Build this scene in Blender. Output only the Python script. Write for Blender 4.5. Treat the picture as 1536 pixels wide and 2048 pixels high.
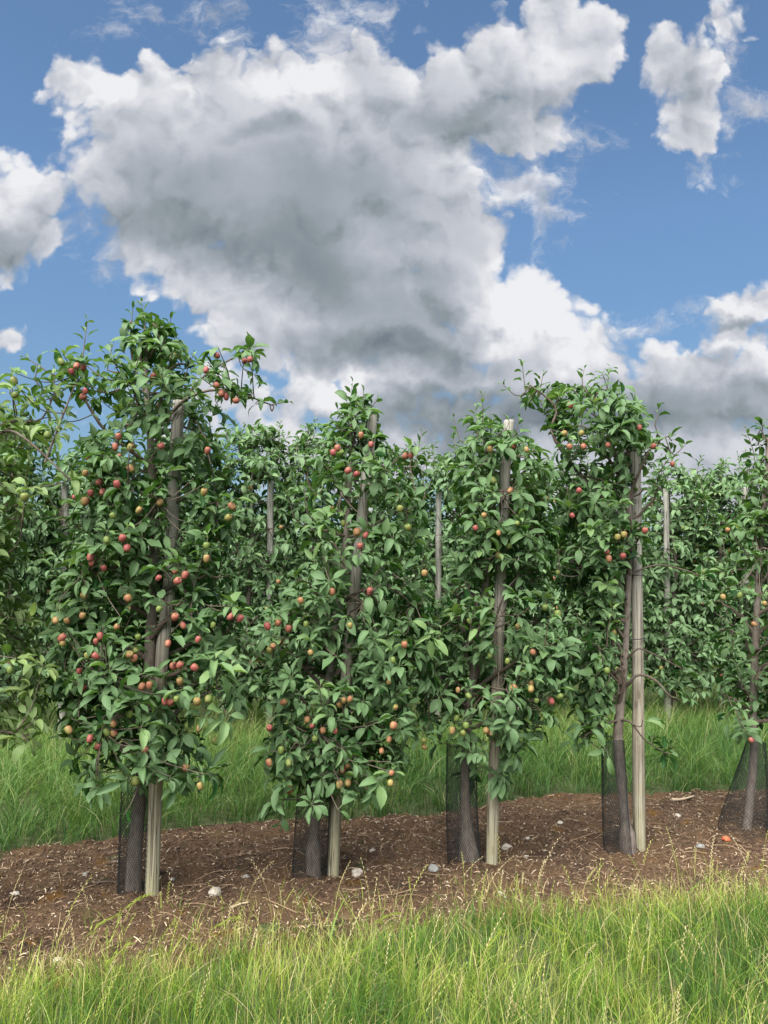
import bpy, math, random
import numpy as np
from mathutils import Vector, Matrix
R = math.radians
for o in list(bpy.data.objects): bpy.data.objects.remove(o)
S = bpy.context.scene
COL = S.collection

# ------------------------------------------------------------------ camera
CH, PITCH, ROLL, FPX = 1.6, 4.7, 1.0, 1547.0
cam_d = bpy.data.cameras.new('camera'); cam = bpy.data.objects.new('camera', cam_d); COL.objects.link(cam)
cam_d.sensor_fit = 'VERTICAL'; cam_d.angle_y = 2*math.atan(1024/FPX); cam_d.clip_start = .05; cam_d.clip_end = 2000
MR = Matrix.Rotation(R(90+PITCH), 4, 'X') @ Matrix.Rotation(R(ROLL), 4, 'Z')
cam.matrix_world = Matrix.Translation((0, 0, CH)) @ MR
S.camera = cam
M3 = np.array(MR.to_3x3())
def ray(px, py):
    return M3 @ np.array([(px-768)/FPX, (1024-py)/FPX, -1.0])
def G(px, py, z=0.0):                  # ground point seen at a pixel of the photograph
    d = ray(px, py); t = (z-CH)/d[2]; return np.array([d[0]*t, d[1]*t, z])
def D(px, py, Y):                      # point on the vertical plane at distance Y
    d = ray(px, py); t = Y/d[1]; return np.array([d[0]*t, Y, CH+d[2]*t])
def project(P):
    q = (P-np.array([0, 0, CH])) @ M3
    return 768+FPX*q[..., 0]/-q[..., 2], 1024-FPX*q[..., 1]/-q[..., 2]

# ------------------------------------------------------------------ node helpers
class NT:
    def __init__(s, tree): s.t = tree; s.n = tree.nodes; s.l = tree.links
    def put(s, sock, v):
        if v is None: return
        if isinstance(v, bpy.types.NodeSocket): s.l.new(v, sock)
        elif isinstance(v, (tuple, list)) and len(v) == 3 and sock.type == 'RGBA': sock.default_value = (*v, 1)
        else: sock.default_value = v
    def math(s, op, a, b=None, c=None, clamp=False):
        n = s.n.new('ShaderNodeMath'); n.operation = op; n.use_clamp = clamp
        for k, v in enumerate((a, b, c)): s.put(n.inputs[k], v)
        return n.outputs[0]
    def vm(s, op, a, b=None, scale=None):
        n = s.n.new('ShaderNodeVectorMath'); n.operation = op
        s.put(n.inputs[0], a); s.put(n.inputs[1], b)
        if scale is not None: s.put(n.inputs[3], scale)
        return n.outputs['Value' if op in ('LENGTH', 'DOT_PRODUCT', 'DISTANCE') else 'Vector']
    def noise(s, vec, scale, detail=4, rough=.55, col=False, dist=0, lac=2, dim='3D'):
        n = s.n.new('ShaderNodeTexNoise'); n.noise_dimensions = dim; s.put(n.inputs['Vector'], vec)
        n.inputs['Scale'].default_value = scale; n.inputs['Detail'].default_value = detail
        n.inputs['Roughness'].default_value = rough; n.inputs['Distortion'].default_value = dist; n.inputs['Lacunarity'].default_value = lac
        return n.outputs['Color' if col else 'Fac']
    def ramp(s, f, lo, hi, a=0., b=1., smooth=False):
        n = s.n.new('ShaderNodeMapRange'); n.interpolation_type = 'SMOOTHSTEP' if smooth else 'LINEAR'
        for k, v in zip(('Value', 'From Min', 'From Max', 'To Min', 'To Max'), (f, lo, hi, a, b)): s.put(n.inputs[k], v)
        return n.outputs[0]
    def mix(s, f, a, b, mode='MIX'):
        n = s.n.new('ShaderNodeMix'); n.data_type = 'RGBA'; n.blend_type = mode
        s.put(n.inputs[0], f); s.put(n.inputs[6], a); s.put(n.inputs[7], b); return n.outputs[2]
    def attr(s, name):
        n = s.n.new('ShaderNodeAttribute'); n.attribute_name = name; return n.outputs['Fac']
    def mapping(s, v, loc=(0, 0, 0), rot=(0, 0, 0), sc=(1, 1, 1), kind='POINT'):
        n = s.n.new('ShaderNodeMapping'); n.vector_type = kind; s.put(n.inputs[0], v)
        n.inputs[1].default_value = loc; n.inputs[2].default_value = rot; n.inputs[3].default_value = sc
        return n.outputs[0]
def material(name):
    m = bpy.data.materials.new(name); m.use_nodes = True
    t = NT(m.node_tree); b = m.node_tree.nodes['Principled BSDF']
    return m, t, b, m.node_tree.nodes['Material Output']
def bump(t, b, h, strength=.5, dist=.01):
    n = t.n.new('ShaderNodeBump'); n.inputs['Strength'].default_value = strength; n.inputs['Distance'].default_value = dist
    t.put(n.inputs['Height'], h); t.l.new(n.outputs[0], b.inputs['Normal'])

# ------------------------------------------------------------------ sky
SUN_EL, SUN_AZ = 56., 205.             # compass style: 0 is +Y, clockwise; behind the camera and to the left
SKY = .052; K = .312; CBIAS = .020; RELK = 8.; BASEB = .72; SKYTINT = (.84, .97, 1.02)
w = bpy.data.worlds.new('World'); S.world = w; w.use_nodes = True
t = NT(w.node_tree); bg = t.n['Background']
sk = t.n.new('ShaderNodeTexSky'); sk.sky_type = 'NISHITA'; sk.sun_disc = False
sk.sun_elevation = R(SUN_EL); sk.sun_rotation = R(SUN_AZ); sk.altitude = 50; sk.air_density = 1.0; sk.dust_density = .6; sk.ozone_density = 1.6
def uv(px, py):
    d = ray(px, py); return d[0]/d[1], d[2]/d[1]
def blob(cx, cy, rx, ry, rot=0):
    u, v = uv(cx, cy); u1, _ = uv(cx+rx, cy); _, v1 = uv(cx, cy-ry)
    return u, v, max(abs(u1-u), .004), max(abs(v1-v), .004), R(-rot-ROLL)
CL = [(560,345,400,175,4), (280,300,110,135,0), (150,190,48,62,-15), (420,165,150,75,0), (600,180,120,80,0), (720,160,90,75,0),
      (335,430,150,95,0), (640,520,290,130,12), (760,610,180,100,10), (1010,150,190,105,-8), (1140,80,105,100,0), (900,210,160,110,0),
      (1000,250,110,70,0), (800,330,110,160,0), (700,690,170,50,10), (880,560,120,110,0), (960,620,130,110,0), (1110,610,85,62,0), (1050,690,190,90,10),
      (1200,740,85,75,0), (700,725,260,70,3), (750,695,160,95,0), (820,700,200,65,0), (560,680,130,60,0), (430,510,160,75,0), (840,520,120,90,0), (740,540,150,120,0), (450,600,60,50,0), (340,465,140,62,6), (620,570,250,120,18), (1350,830,420,110,0), (980,250,150,65,0), (900,480,110,120,0), (860,240,120,110,0), (480,585,78,58,15), (560,650,120,50,10), (45,415,82,105,0), (5,480,80,80,0), (1365,110,88,62,0), (1395,215,62,105,0),
      (1455,60,26,36,30), (1500,615,110,42,-5), (1430,765,230,85,0), (1540,720,120,60,0), (640,800,150,60,-8), (1000,840,560,85,0), (10,676,26,18,0), (900,770,250,60,0), (1250,920,700,110,0), (760,910,260,80,0), (760,260,110,100,0), (315,420,140,105,0), (1375,150,75,90,0), (1400,285,42,42,0), (1340,130,55,75,0), (330,230,120,90,0), (470,200,110,90,0), (400,350,250,110,0), (850,440,110,110,0), (540,440,250,120,8), (1120,160,100,50,-20)]
WI = [(650,70,75,95,0), (330,25,110,40,-8), (225,62,40,20,-20), (1050,290,110,50,-20), (1010,380,140,75,-15), (1085,430,65,70,0), (1430,250,50,60,0), (960,450,50,80,0),
      (1460,130,40,50,0), (1440,640,110,40,0), (1400,300,50,50,0), (490,80,40,20,0), (1530,215,40,20,0), (700,20,90,40,0), (920,350,80,70,0), (240,480,100,40,0)]
DK = [(430,450,330,100,8,.23), (670,560,280,85,15,.38), (760,700,260,52,3,.45), (290,480,180,62,6,.22), (960,830,360,60,0,.22), (1430,800,240,60,0,.18), (330,360,200,60,5,.14), (560,260,110,35,-5,.35), (900,245,150,45,0,.35), (1050,215,140,50,-15,.25), (1400,855,300,52,0,.36), (1430,790,260,28,0,.2), (1000,860,420,50,0,.4),
      (880,790,120,25,0,.3), (700,400,170,120,0,.35), (1390,180,50,110,0,.25), (1500,640,120,18,0,.4), (40,500,120,45,-20,.35), (560,330,260,60,0,.12), (900,640,90,25,5,.2)]
LT = [(600,140,120,45,0,.35), (220,190,120,55,0,.25), (1120,600,110,75,0,.45), (1000,600,130,90,0,.35), (640,790,120,35,-8,.35), (1190,720,70,60,0,.3), (1100,90,130,70,0,.2), (40,360,90,55,0,.3), (1450,55,25,30,0,.3), (1480,600,90,18,0,.25), (1480,700,160,20,0,.25)]
g = bpy.data.node_groups.new('cloud_depth', 'ShaderNodeTree')
g.interface.new_socket('P', in_out='INPUT', socket_type='NodeSocketVector')
g.interface.new_socket('Cumulus', in_out='OUTPUT', socket_type='NodeSocketFloat')
g.interface.new_socket('Wisp', in_out='OUTPUT', socket_type='NodeSocketFloat')
q = NT(g); gi = q.n.new('NodeGroupInput'); go = q.n.new('NodeGroupOutput'); P0 = gi.outputs[0]
def flat(h, v): return h.vm('MULTIPLY', v, (1, 1, 0))
def warp(h, P):
    wa = h.vm('SUBTRACT', h.noise(P, 5, 2, .5, col=True, dim='2D'), (.5, .5, .5))
    wb = h.vm('SUBTRACT', h.noise(P, 21, 3, .6, col=True, dim='2D'), (.5, .5, .5))
    return flat(h, h.vm('ADD', h.vm('ADD', P, h.vm('SCALE', wa, scale=.065)), h.vm('SCALE', wb, scale=.034)))
def relief(h, Pw):
    vo = h.n.new('ShaderNodeTexVoronoi'); vo.voronoi_dimensions = '2D'; vo.feature = 'SMOOTH_F1'; vo.inputs['Scale'].default_value = 15; vo.inputs['Smoothness'].default_value = .4
    vo.inputs['Detail'].default_value = 2; vo.inputs['Roughness'].default_value = .55; h.l.new(Pw, vo.inputs['Vector'])
    puff = h.math('MULTIPLY_ADD', vo.outputs['Distance'], -.048, .021)
    return h.math('ADD', puff, h.math('MULTIPLY_ADD', h.noise(Pw, 12, 7, 0.56, dim='2D'), .066, -.033))
Pw = warp(q, P0)
def field(blobs):
    acc = None; V = Pw
    for k, b in enumerate(blobs):
        u, v, a, c, rot = blob(*b)
        if k and k % 4 == 0: V = q.vm('MULTIPLY_ADD', acc, (1e-7, 1e-7, 0)); q.l.new(Pw, V.node.inputs[2])     # keeps the chain in order for the shader stack
        m = q.mapping(V, (u, v, 0), (0, 0, rot), (a, c, 1), 'TEXTURE')
        f = q.math('MULTIPLY_ADD', q.vm('LENGTH', m), -min(a, c), min(a, c))
        acc = f if acc is None else q.math('SMOOTH_MAX', acc, f, .02)
    return acc
cu = q.math('ADD', field(CL), q.math('ADD', relief(q, Pw), CBIAS))
wf = q.math('ADD', q.math('MINIMUM', field(WI), .055), q.math('MULTIPLY_ADD', q.noise(q.mapping(Pw, sc=(1, 1.3, 1)), 11, 8, .68, dim='2D'), .20, -.10))
q.l.new(cu, go.inputs[0]); q.l.new(wf, go.inputs[1])
dirv = t.n.new('ShaderNodeTexCoord').outputs['Generated']
sx = t.n.new('ShaderNodeSeparateXYZ'); t.l.new(dirv, sx.inputs[0])
yy = t.math('MAXIMUM', sx.outputs[1], .02)
cb = t.n.new('ShaderNodeCombineXYZ'); t.l.new(t.math('DIVIDE', sx.outputs[0], yy), cb.inputs[0]); t.l.new(t.math('DIVIDE', sx.outputs[2], yy), cb.inputs[1])
P1 = cb.outputs[0]
n1 = t.n.new('ShaderNodeGroup'); n1.node_tree = g; t.l.new(P1, n1.inputs[0])
Pw1 = warp(t, P1); OFF = (.010, .026, 0)
awi = t.ramp(n1.outputs[1], -.01, .06, 0, .85, smooth=True)
rel = t.math('MULTIPLY', t.math('SUBTRACT', relief(t, Pw1), relief(t, t.vm('ADD', Pw1, OFF))), RELK)
rel = t.math('MULTIPLY', rel, t.ramp(n1.outputs[0], .080, .015, .10, 1, smooth=True))
def gsum(lst):
    acc = None; V = Pq
    for k, b in enumerate(lst):
        u, v, a, c, rot = blob(*b[:5])
        if k and k % 4 == 0: V = t.vm('MULTIPLY_ADD', acc, (1e-7, 1e-7, 0)); t.l.new(Pq, V.node.inputs[2])
        m = t.mapping(V, (u, v, 0), (0, 0, rot), (a*1.25, c*1.25, 1), 'TEXTURE')
        f = t.ramp(t.vm('LENGTH', m), 1.15, .1, 0, b[5], smooth=True)
        acc = f if acc is None else t.math('ADD', acc, f)
    return acc
Pq = flat(t, t.vm('ADD', P1, t.vm('SCALE', t.vm('SUBTRACT', t.noise(P1, 6, 5, .6, col=True, dim='2D'), (.5, .5, .5)), scale=.15)))
dks = gsum(DK)
acu = t.ramp(n1.outputs[0], t.math('MULTIPLY_ADD', dks, -.012, -.007), t.math('MULTIPLY_ADD', dks, .03, .016), smooth=True)
al = t.math('MAXIMUM', acu, awi)
br = t.math('ADD', t.math('SUBTRACT', t.math('ADD', BASEB, gsum(LT)), dks), rel)
br = t.math('ADD', br, t.ramp(n1.outputs[0], .04, 0, 0, .10))
br = t.math('ADD', br, t.math('MULTIPLY_ADD', t.noise(P1, 5.5, 4, .45, dim='2D'), .24, -.12), clamp=True)
cr = t.n.new('ShaderNodeValToRGB'); t.l.new(br, cr.inputs[0]); e = cr.color_ramp.elements
e[0].position = 0; e[0].color = (.185*K, .225*K, .27*K, 1); e[1].position = 1; e[1].color = (.90*K, .905*K, .93*K, 1)
for p, c in ((.25, (.285, .33, .365)), (.5, (.43, .47, .53)), (.75, (.63, .65, .71))):
    x = e.new(p); x.color = (c[0]*K, c[1]*K, c[2]*K, 1)
skyc = t.vm('SCALE', t.mix(1.0, sk.outputs[0], SKYTINT, 'MULTIPLY'), scale=t.math('MULTIPLY', t.ramp(sx.outputs[2], .0, .42, .50, 1.), SKY))
t.put(bg.inputs[0], t.mix(al, skyc, cr.outputs[0])); bg.inputs[1].default_value = 1.0
gen = t.ramp(t.noise(dirv, 2.4, 5, .55), .47, .58, smooth=True)            # clouds of the rest of the sky
bg2 = t.n.new('ShaderNodeBackground'); t.put(bg2.inputs[0], t.mix(gen, skyc, (.52*K, .55*K, .60*K)))
mxs = t.n.new('ShaderNodeMixShader'); t.put(mxs.inputs[0], t.ramp(sx.outputs[1], .22, .34, smooth=True)); t.l.new(bg2.outputs[0], mxs.inputs[1]); t.l.new(bg.outputs[0], mxs.inputs[2])
t.l.new(mxs.outputs[0], t.n['World Output'].inputs[0])
w.cycles.sampling_method = 'NONE'
S.view_settings.view_transform = 'Standard'; S.view_settings.look = 'None'; S.view_settings.gamma = 1
S.view_settings.exposure = 1.62

# ------------------------------------------------------------------ sun (veiled by cloud: wide angle)
sd = bpy.data.lights.new('sun', 'SUN'); sd.energy = 4.3; sd.angle = R(75); sd.color = (1, .965, .90)
so = bpy.data.objects.new('sun', sd); COL.objects.link(so)
sv = Vector((math.sin(R(SUN_AZ))*math.cos(R(SUN_EL)), math.cos(R(SUN_AZ))*math.cos(R(SUN_EL)), math.sin(R(SUN_EL))))
so.rotation_euler = sv.to_track_quat('Z', 'Y').to_euler()

# ------------------------------------------------------------------ generic geometry helpers
def tag(o, label=None, cat=None, group=None, kind=None):
    for k, v in (('label', label), ('category', cat), ('group', group), ('kind', kind)):
        if v: o[k] = v
    return o
def empty(name, loc):
    o = bpy.data.objects.new(name, None); COL.objects.link(o); o.location = loc; o.empty_display_size = .1; return o
def mesh_data(name, V, F, mats, attrs=None, smooth=True, midx=None):
    V = np.asarray(V, np.float32); F = np.asarray(F, np.int32)
    me = bpy.data.meshes.new(name); k = F.shape[1]
    me.vertices.add(len(V)); me.vertices.foreach_set('co', V.ravel())
    me.loops.add(F.size); me.loops.foreach_set('vertex_index', F.ravel())
    me.polygons.add(len(F)); me.polygons.foreach_set('loop_start', np.arange(0, F.size, k, dtype=np.int32))
    me.update(calc_edges=True)
    me.polygons.foreach_set('use_smooth', np.full(len(F), smooth, dtype=bool))
    for m in (mats if isinstance(mats, (list, tuple)) else [mats]): me.materials.append(m)
    if midx is not None: me.polygons.foreach_set('material_index', np.asarray(midx, np.int32))
    for a, v in (attrs or {}).items():
        at = me.attributes.new(a, 'FLOAT', 'POINT'); at.data.foreach_set('value', np.asarray(v, np.float32).ravel())
    me.update(); return me
def link(name, me, parent=None, loc=None):
    o = bpy.data.objects.new(name, me); COL.objects.link(o)
    if parent: o.parent = parent
    if loc is not None: o.location = loc
    return o
class Geo:                              # gathers quads
    def __init__(s): s.V = []; s.F = []; s.n = 0; s.A = []
    def add(s, V, F, a=0.):
        V = np.asarray(V, float); s.V.append(V); s.F.append(np.asarray(F, int)+s.n); s.n += len(V)
        s.A.append(np.broadcast_to(np.asarray(a, float), (len(V),)))
    def tube(s, pts, rad, k=8, lump=0, rng=None, a=0., cap=True):
        pts = np.asarray(pts, float); n = len(pts); rad = np.broadcast_to(np.asarray(rad, float), (n,))
        T = np.gradient(pts, axis=0); T /= np.linalg.norm(T, axis=1)[:, None]+1e-9
        ref = np.array([0, 1., .13]) if abs(T[:, 1]).mean() < .8 else np.array([1., 0, .1])
        U = np.cross(T, ref); U /= np.linalg.norm(U, axis=1)[:, None]+1e-9; W = np.cross(T, U)
        th = np.arange(k)*2*math.pi/k
        rr = rad[:, None]*np.ones(k)
        if lump: rr = rr*(1+lump*(rng.random((n, k))-.5))
        V = pts[:, None]+rr[..., None]*(np.cos(th)[None, :, None]*U[:, None]+np.sin(th)[None, :, None]*W[:, None])
        V = V.reshape(-1, 3); i = np.arange(n-1)[:, None]*k; j = np.arange(k)[None]; j2 = (j+1) % k
        F = np.stack([i+j, i+j2, i+k+j2, i+k+j], -1).reshape(-1, 4)
        if cap:
            V = np.vstack([V, pts[-1:], pts[:1]]); c = n*k; b = (n-1)*k
            F = np.vstack([F, [[b+q_, b+(q_+1) % k, b+(q_+2) % k, c] for q_ in range(0, k, 2)] if k % 2 == 0 else np.zeros((0, 4), int)])
        s.add(V, F, a)
    def data(s, name, mats, smooth=True): return mesh_data(name, np.vstack(s.V), np.vstack(s.F), mats, {'tint': np.concatenate(s.A)}, smooth)
def smooth_path(pts, n):
    pts = np.asarray(pts, float); m = len(pts); out = []
    tt = np.linspace(0, m-1, n)
    for x in tt:
        i = min(int(x), m-2); f = x-i
        p0 = pts[max(i-1, 0)]; p1 = pts[i]; p2 = pts[i+1]; p3 = pts[min(i+2, m-1)]
        out.append(.5*((2*p1)+(-p0+p2)*f+(2*p0-5*p1+4*p2-p3)*f*f+(-p0+3*p1-3*p2+p3)*f**3))
    return np.array(out)
def hsh(ix, iy, s):
    h = (ix.astype(np.int64)*374761393+iy.astype(np.int64)*668265263+s*974711) & 0x7fffffff
    h = ((h ^ (h >> 13))*1274126177) & 0x7fffffff
    return ((h ^ (h >> 16)) & 0xffff)/65535.
def vn(x, y, s=0):
    x = np.asarray(x, float); y = np.asarray(y, float)
    ix = np.floor(x); iy = np.floor(y); fx = x-ix; fy = y-iy; fx = fx*fx*(3-2*fx); fy = fy*fy*(3-2*fy)
    a = hsh(ix, iy, s); b = hsh(ix+1, iy, s); c = hsh(ix, iy+1, s); d = hsh(ix+1, iy+1, s)
    return (a*(1-fx)+b*fx)*(1-fy)+(c*(1-fx)+d*fx)*fy
def fbm(x, y, s=0, o=4):
    r = 0; a = .5
    for k in range(o): r = r+a*vn(x*2**k, y*2**k, s+k*7); a *= .5
    return r
def unit(v): return v/(np.linalg.norm(v, axis=-1, keepdims=True)+1e-9)

# ------------------------------------------------------------------ materials
def leaf_material(name, dark, mid, young, under, rough=.42):
    m, t, b, out = material(name)
    ti = t.attr('tint'); v = t.math('ABSOLUTE', t.attr('across')); u = t.attr('along')
    cr = t.n.new('ShaderNodeValToRGB'); t.put(cr.inputs[0], ti); e = cr.color_ramp.elements
    e[0].color = (*dark, 1); e[1].color = (*young, 1); e[0].position = .05; e[1].position = .97; x = e.new(.6); x.color = (*mid, 1)
    c = cr.outputs[0]
    geo = t.n.new('ShaderNodeNewGeometry')
    pn = t.noise(geo.outputs['Position'], 38, 3)
    c = t.mix(t.ramp(pn, .3, .75, .0, .35), c, tuple(x*1.6 for x in mid))
    side = t.math('ABSOLUTE', t.math('SINE', t.math('MULTIPLY_ADD', v, -7., t.math('MULTIPLY', u, 34))))
    vein = t.ramp(side, .22, 0, 0, .22)
    midr = t.ramp(v, .10, .02, 0, .55)
    c = t.mix(t.math('MAXIMUM', vein, midr), c, tuple(min(x*2.2+.03, 1) for x in mid))
    c = t.mix(t.ramp(t.noise(geo.outputs['Position'], 170, 2), .70, .74, 0, .6), c, (.14, .10, .04))
    c = t.mix(t.ramp(u, .02, -.02, 0, .9), c, (.16, .20, .07))
    c2 = t.mix(geo.outputs['Backfacing'], c, t.mix(.35, under, c))
    t.put(b.inputs['Base Color'], c2); b.inputs['Roughness'].default_value = rough; b.inputs['Specular IOR Level'].default_value = .20
    bump(t, b, t.math('ADD', t.math('MULTIPLY', t.math('MAXIMUM', vein, midr), -1.6), t.math('MULTIPLY', pn, .5)), .5, .0015)
    tr = t.n.new('ShaderNodeBsdfTranslucent'); t.put(tr.inputs[0], t.mix(.5, c, (.16, .30, .03)))
    mx = t.n.new('ShaderNodeMixShader'); mx.inputs[0].default_value = .32
    t.l.new(b.outputs[0], mx.inputs[1]); t.l.new(tr.outputs[0], mx.inputs[2]); t.l.new(mx.outputs[0], out.inputs[0])
    return m
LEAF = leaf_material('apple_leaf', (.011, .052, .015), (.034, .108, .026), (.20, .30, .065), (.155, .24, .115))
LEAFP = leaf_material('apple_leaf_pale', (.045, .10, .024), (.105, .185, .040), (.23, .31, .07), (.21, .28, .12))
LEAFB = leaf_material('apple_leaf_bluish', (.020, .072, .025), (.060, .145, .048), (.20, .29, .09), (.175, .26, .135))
def bark_material(name, a, b_, moss=0.):
    m, t, b, out = material(name)
    tc = t.n.new('ShaderNodeTexCoord').outputs['Object']
    n = t.noise(t.mapping(tc, sc=(1, 1, .35)), 60, 6, .65); n2 = t.noise(tc, 12, 4)
    c = t.mix(t.ramp(n, .3, .7), a, b_); c = t.mix(t.ramp(n2, .5, .7, 0, .5), c, (.16, .155, .13))
    if moss: c = t.mix(t.math('MULTIPLY', t.ramp(t.n.new('ShaderNodeSeparateXYZ').outputs[2], 0, 1), moss), c, (.1, .12, .05))
    t.put(b.inputs['Base Color'], c); b.inputs['Roughness'].default_value = .85
    bump(t, b, n, .8, .006); return m
BARK = bark_material('apple_bark', (.075, .056, .047), (.22, .18, .15))
TWIG = bark_material('twig_bark', (.05, .034, .026), (.13, .095, .07))
def wood_material(name='weathered_post_wood', pale=0.):
    m, t, b, out = material(name)
    tc = t.n.new('ShaderNodeTexCoord').outputs['Object']
    sep = t.n.new('ShaderNodeSeparateXYZ'); t.l.new(tc, sep.inputs[0])
    oi = t.n.new('ShaderNodeObjectInfo').outputs['Random']
    off = t.vm('ADD', tc, t.vm('SCALE', (3.1, 7.7, 5.3), scale=oi))
    grain = t.noise(t.mapping(off, sc=(1, 1, .035)), 95, 5, .6, dist=.6)
    big = t.noise(t.mapping(off, sc=(1, 1, .12)), 22, 4, .55, dist=1.5)
    spot = t.noise(off, 9, 4)
    c = t.mix(t.ramp(grain, .28, .66), (.15, .12, .085), (.40, .36, .28))
    c = t.mix(t.ramp(big, .42, .62, 0, .55), c, (.21, .17, .13))
    c = t.mix(t.ramp(spot, .5, .75, 0, .5), c, (.38, .36, .32))
    kn = t.n.new('ShaderNodeTexVoronoi'); kn.inputs['Scale'].default_value = 1; t.put(kn.inputs['Vector'], t.mapping(t.vm('ADD', off, t.vm('SCALE', (1., 1., 1.), scale=t.math('MULTIPLY', grain, .01))), sc=(17, 17, 5.5)))
    kd = t.ramp(kn.outputs['Distance'], .20, .10, 0, .7); rg = t.math('MULTIPLY', t.ramp(t.math('SINE', t.math('MULTIPLY', kn.outputs['Distance'], 60)), .2, .9, 0, .45), t.ramp(kn.outputs['Distance'], .42, .15))
    c = t.mix(t.math('MAXIMUM', kd, rg), c, (.10, .075, .05))
    low = t.ramp(t.math('ADD', sep.outputs[2], t.math('MULTIPLY', spot, .5)), .75, .2, 0, .5)
    c = t.mix(low, c, (.33, .325, .17))
    hi = t.ramp(sep.outputs[2], .9, 1.8, 0, .6)  # upper post painted paler to make up for the shade among the crowns
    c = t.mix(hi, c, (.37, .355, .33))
    gn = t.n.new('ShaderNodeNewGeometry'); sn = t.n.new('ShaderNodeSeparateXYZ'); t.l.new(gn.outputs['True Normal'], sn.inputs[0])
    c = t.mix(t.ramp(sn.outputs[2], .7, .9), c, (.20, .18, .155))      # weathered end grain
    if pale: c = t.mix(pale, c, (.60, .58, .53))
    crack = t.noise(t.mapping(off, sc=(1, 1, .018)), 42, 2, .5)
    ck = t.ramp(t.math('ABSOLUTE', t.math('SUBTRACT', crack, .5)), .018, .004)
    c = t.mix(t.math('MULTIPLY', ck, .75), c, (.03, .022, .016))
    t.put(b.inputs['Base Color'], c); b.inputs['Roughness'].default_value = .85
    bump(t, b, t.math('SUBTRACT', grain, ck), .7, .004); return m
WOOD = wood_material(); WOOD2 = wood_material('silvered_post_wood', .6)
def simple(name, col, rough=.6, spec=.5, var=0, scale=30):
    m, t, b, out = material(name)
    if var:
        tc = t.n.new('ShaderNodeNewGeometry').outputs['Position']
        n = t.noise(tc, scale, 4, .6); t.put(b.inputs['Base Color'], t.mix(t.ramp(n, .3, .7), tuple(x*(1-var) for x in col), tuple(min(1, x*(1+var)) for x in col)))
        bump(t, b, n, .5, .004)
    else: b.inputs['Base Color'].default_value = (*col, 1)
    b.inputs['Roughness'].default_value = rough; b.inputs['Specular IOR Level'].default_value = spec; return m
NET = simple('black_plastic_net', (.018, .02, .022), .45, .4)
TIE = simple('black_rubber_tie', (.02, .02, .022), .6)
STALK = simple('apple_stalk', (.12, .14, .05), .7)
CALYX = simple('apple_calyx', (.10, .075, .045), .9)
def apple_material(name, ca, cb_, lo, hi):
    m, t, b, out = material(name)
    tc = t.n.new('ShaderNodeTexCoord').outputs['Object']
    rnd = t.n.new('ShaderNodeObjectInfo').outputs['Random']
    s_ = t.n.new('ShaderNodeSeparateXYZ'); t.l.new(tc, s_.inputs[0])
    n = t.noise(t.vm('ADD', tc, t.vm('SCALE', (1, 2, 3), scale=rnd)), 55, 3)
    st = t.noise(t.mapping(tc, sc=(1, 1, .15)), 420, 2)
    f = t.math('ADD', t.math('ADD', t.math('MULTIPLY', s_.outputs[0], 16), t.math('MULTIPLY', t.math('SUBTRACT', n, .5), 1.6)), t.math('MULTIPLY', t.math('SUBTRACT', st, .5), .5))
    f = t.math('ADD', f, t.math('MULTIPLY', t.math('SUBTRACT', rnd, .5), .4))
    c = t.mix(t.ramp(f, lo, hi), ca, cb_)
    sp = t.ramp(t.noise(tc, 600, 1), .68, .74, 0, .4)
    c = t.mix(sp, c, (.5, .4, .22))
    t.put(b.inputs['Base Color'], c); b.inputs['Roughness'].default_value = .5; b.inputs['Specular IOR Level'].default_value = .3
    b.inputs['Subsurface Weight'].default_value = 0
    return m
A_RED = apple_material('red_apple_skin', (.27, .14, .065), (.25, .062, .058), -.7, .3)
A_MIX = apple_material('blushed_apple_skin', (.22, .20, .06), (.27, .10, .06), -.35, .5)
A_GRN = apple_material('green_apple_skin', (.12, .165, .04), (.21, .155, .05), .1, .9)
def soil_material():
    m, t, b, out = material('brown_soil')
    tc = t.n.new('ShaderNodeNewGeometry').outputs['Position']
    a = t.noise(tc, 3.2, 6, .62); f = t.noise(tc, 38, 8, .72); f2 = t.noise(tc, 130, 5, .7)
    c = t.mix(t.ramp(f, .36, .64), (.048, .028, .018), (.235, .145, .09))
    c = t.mix(t.ramp(a, .44, .60, 0, .7), c, (.19, .115, .06)); c = t.mix(t.ramp(t.noise(tc, 1.9, 5, .6), .52, .66, 0, .65), c, (.035, .022, .015)); c = t.mix(t.ramp(t.noise(tc, 8, 6, .65), .58, .66, 0, .55), c, (.085, .085, .03))
    c = t.mix(t.ramp(t.noise(tc, 5.5, 5, .6), .60, .68, 0, .7), c, (.21, .105, .02))      # moss gone rusty
    c = t.mix(t.ramp(f2, .60, .70, 0, .7), c, (.24, .185, .13))
    c = t.mix(t.ramp(t.noise(tc, 75, 4, .6), .67, .72, 0, .8), c, (.33, .28, .22))
    t.put(b.inputs['Base Color'], c); b.inputs['Roughness'].default_value = .95; b.inputs['Specular IOR Level'].default_value = .2
    bump(t, b, t.math('ADD', f, t.math('MULTIPLY', f2, .5)), 1.0, .045); return m
SOIL = soil_material()
GRD = simple('turf_thatch', (.045, .055, .022), .95, .2, .5, 14)
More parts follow.
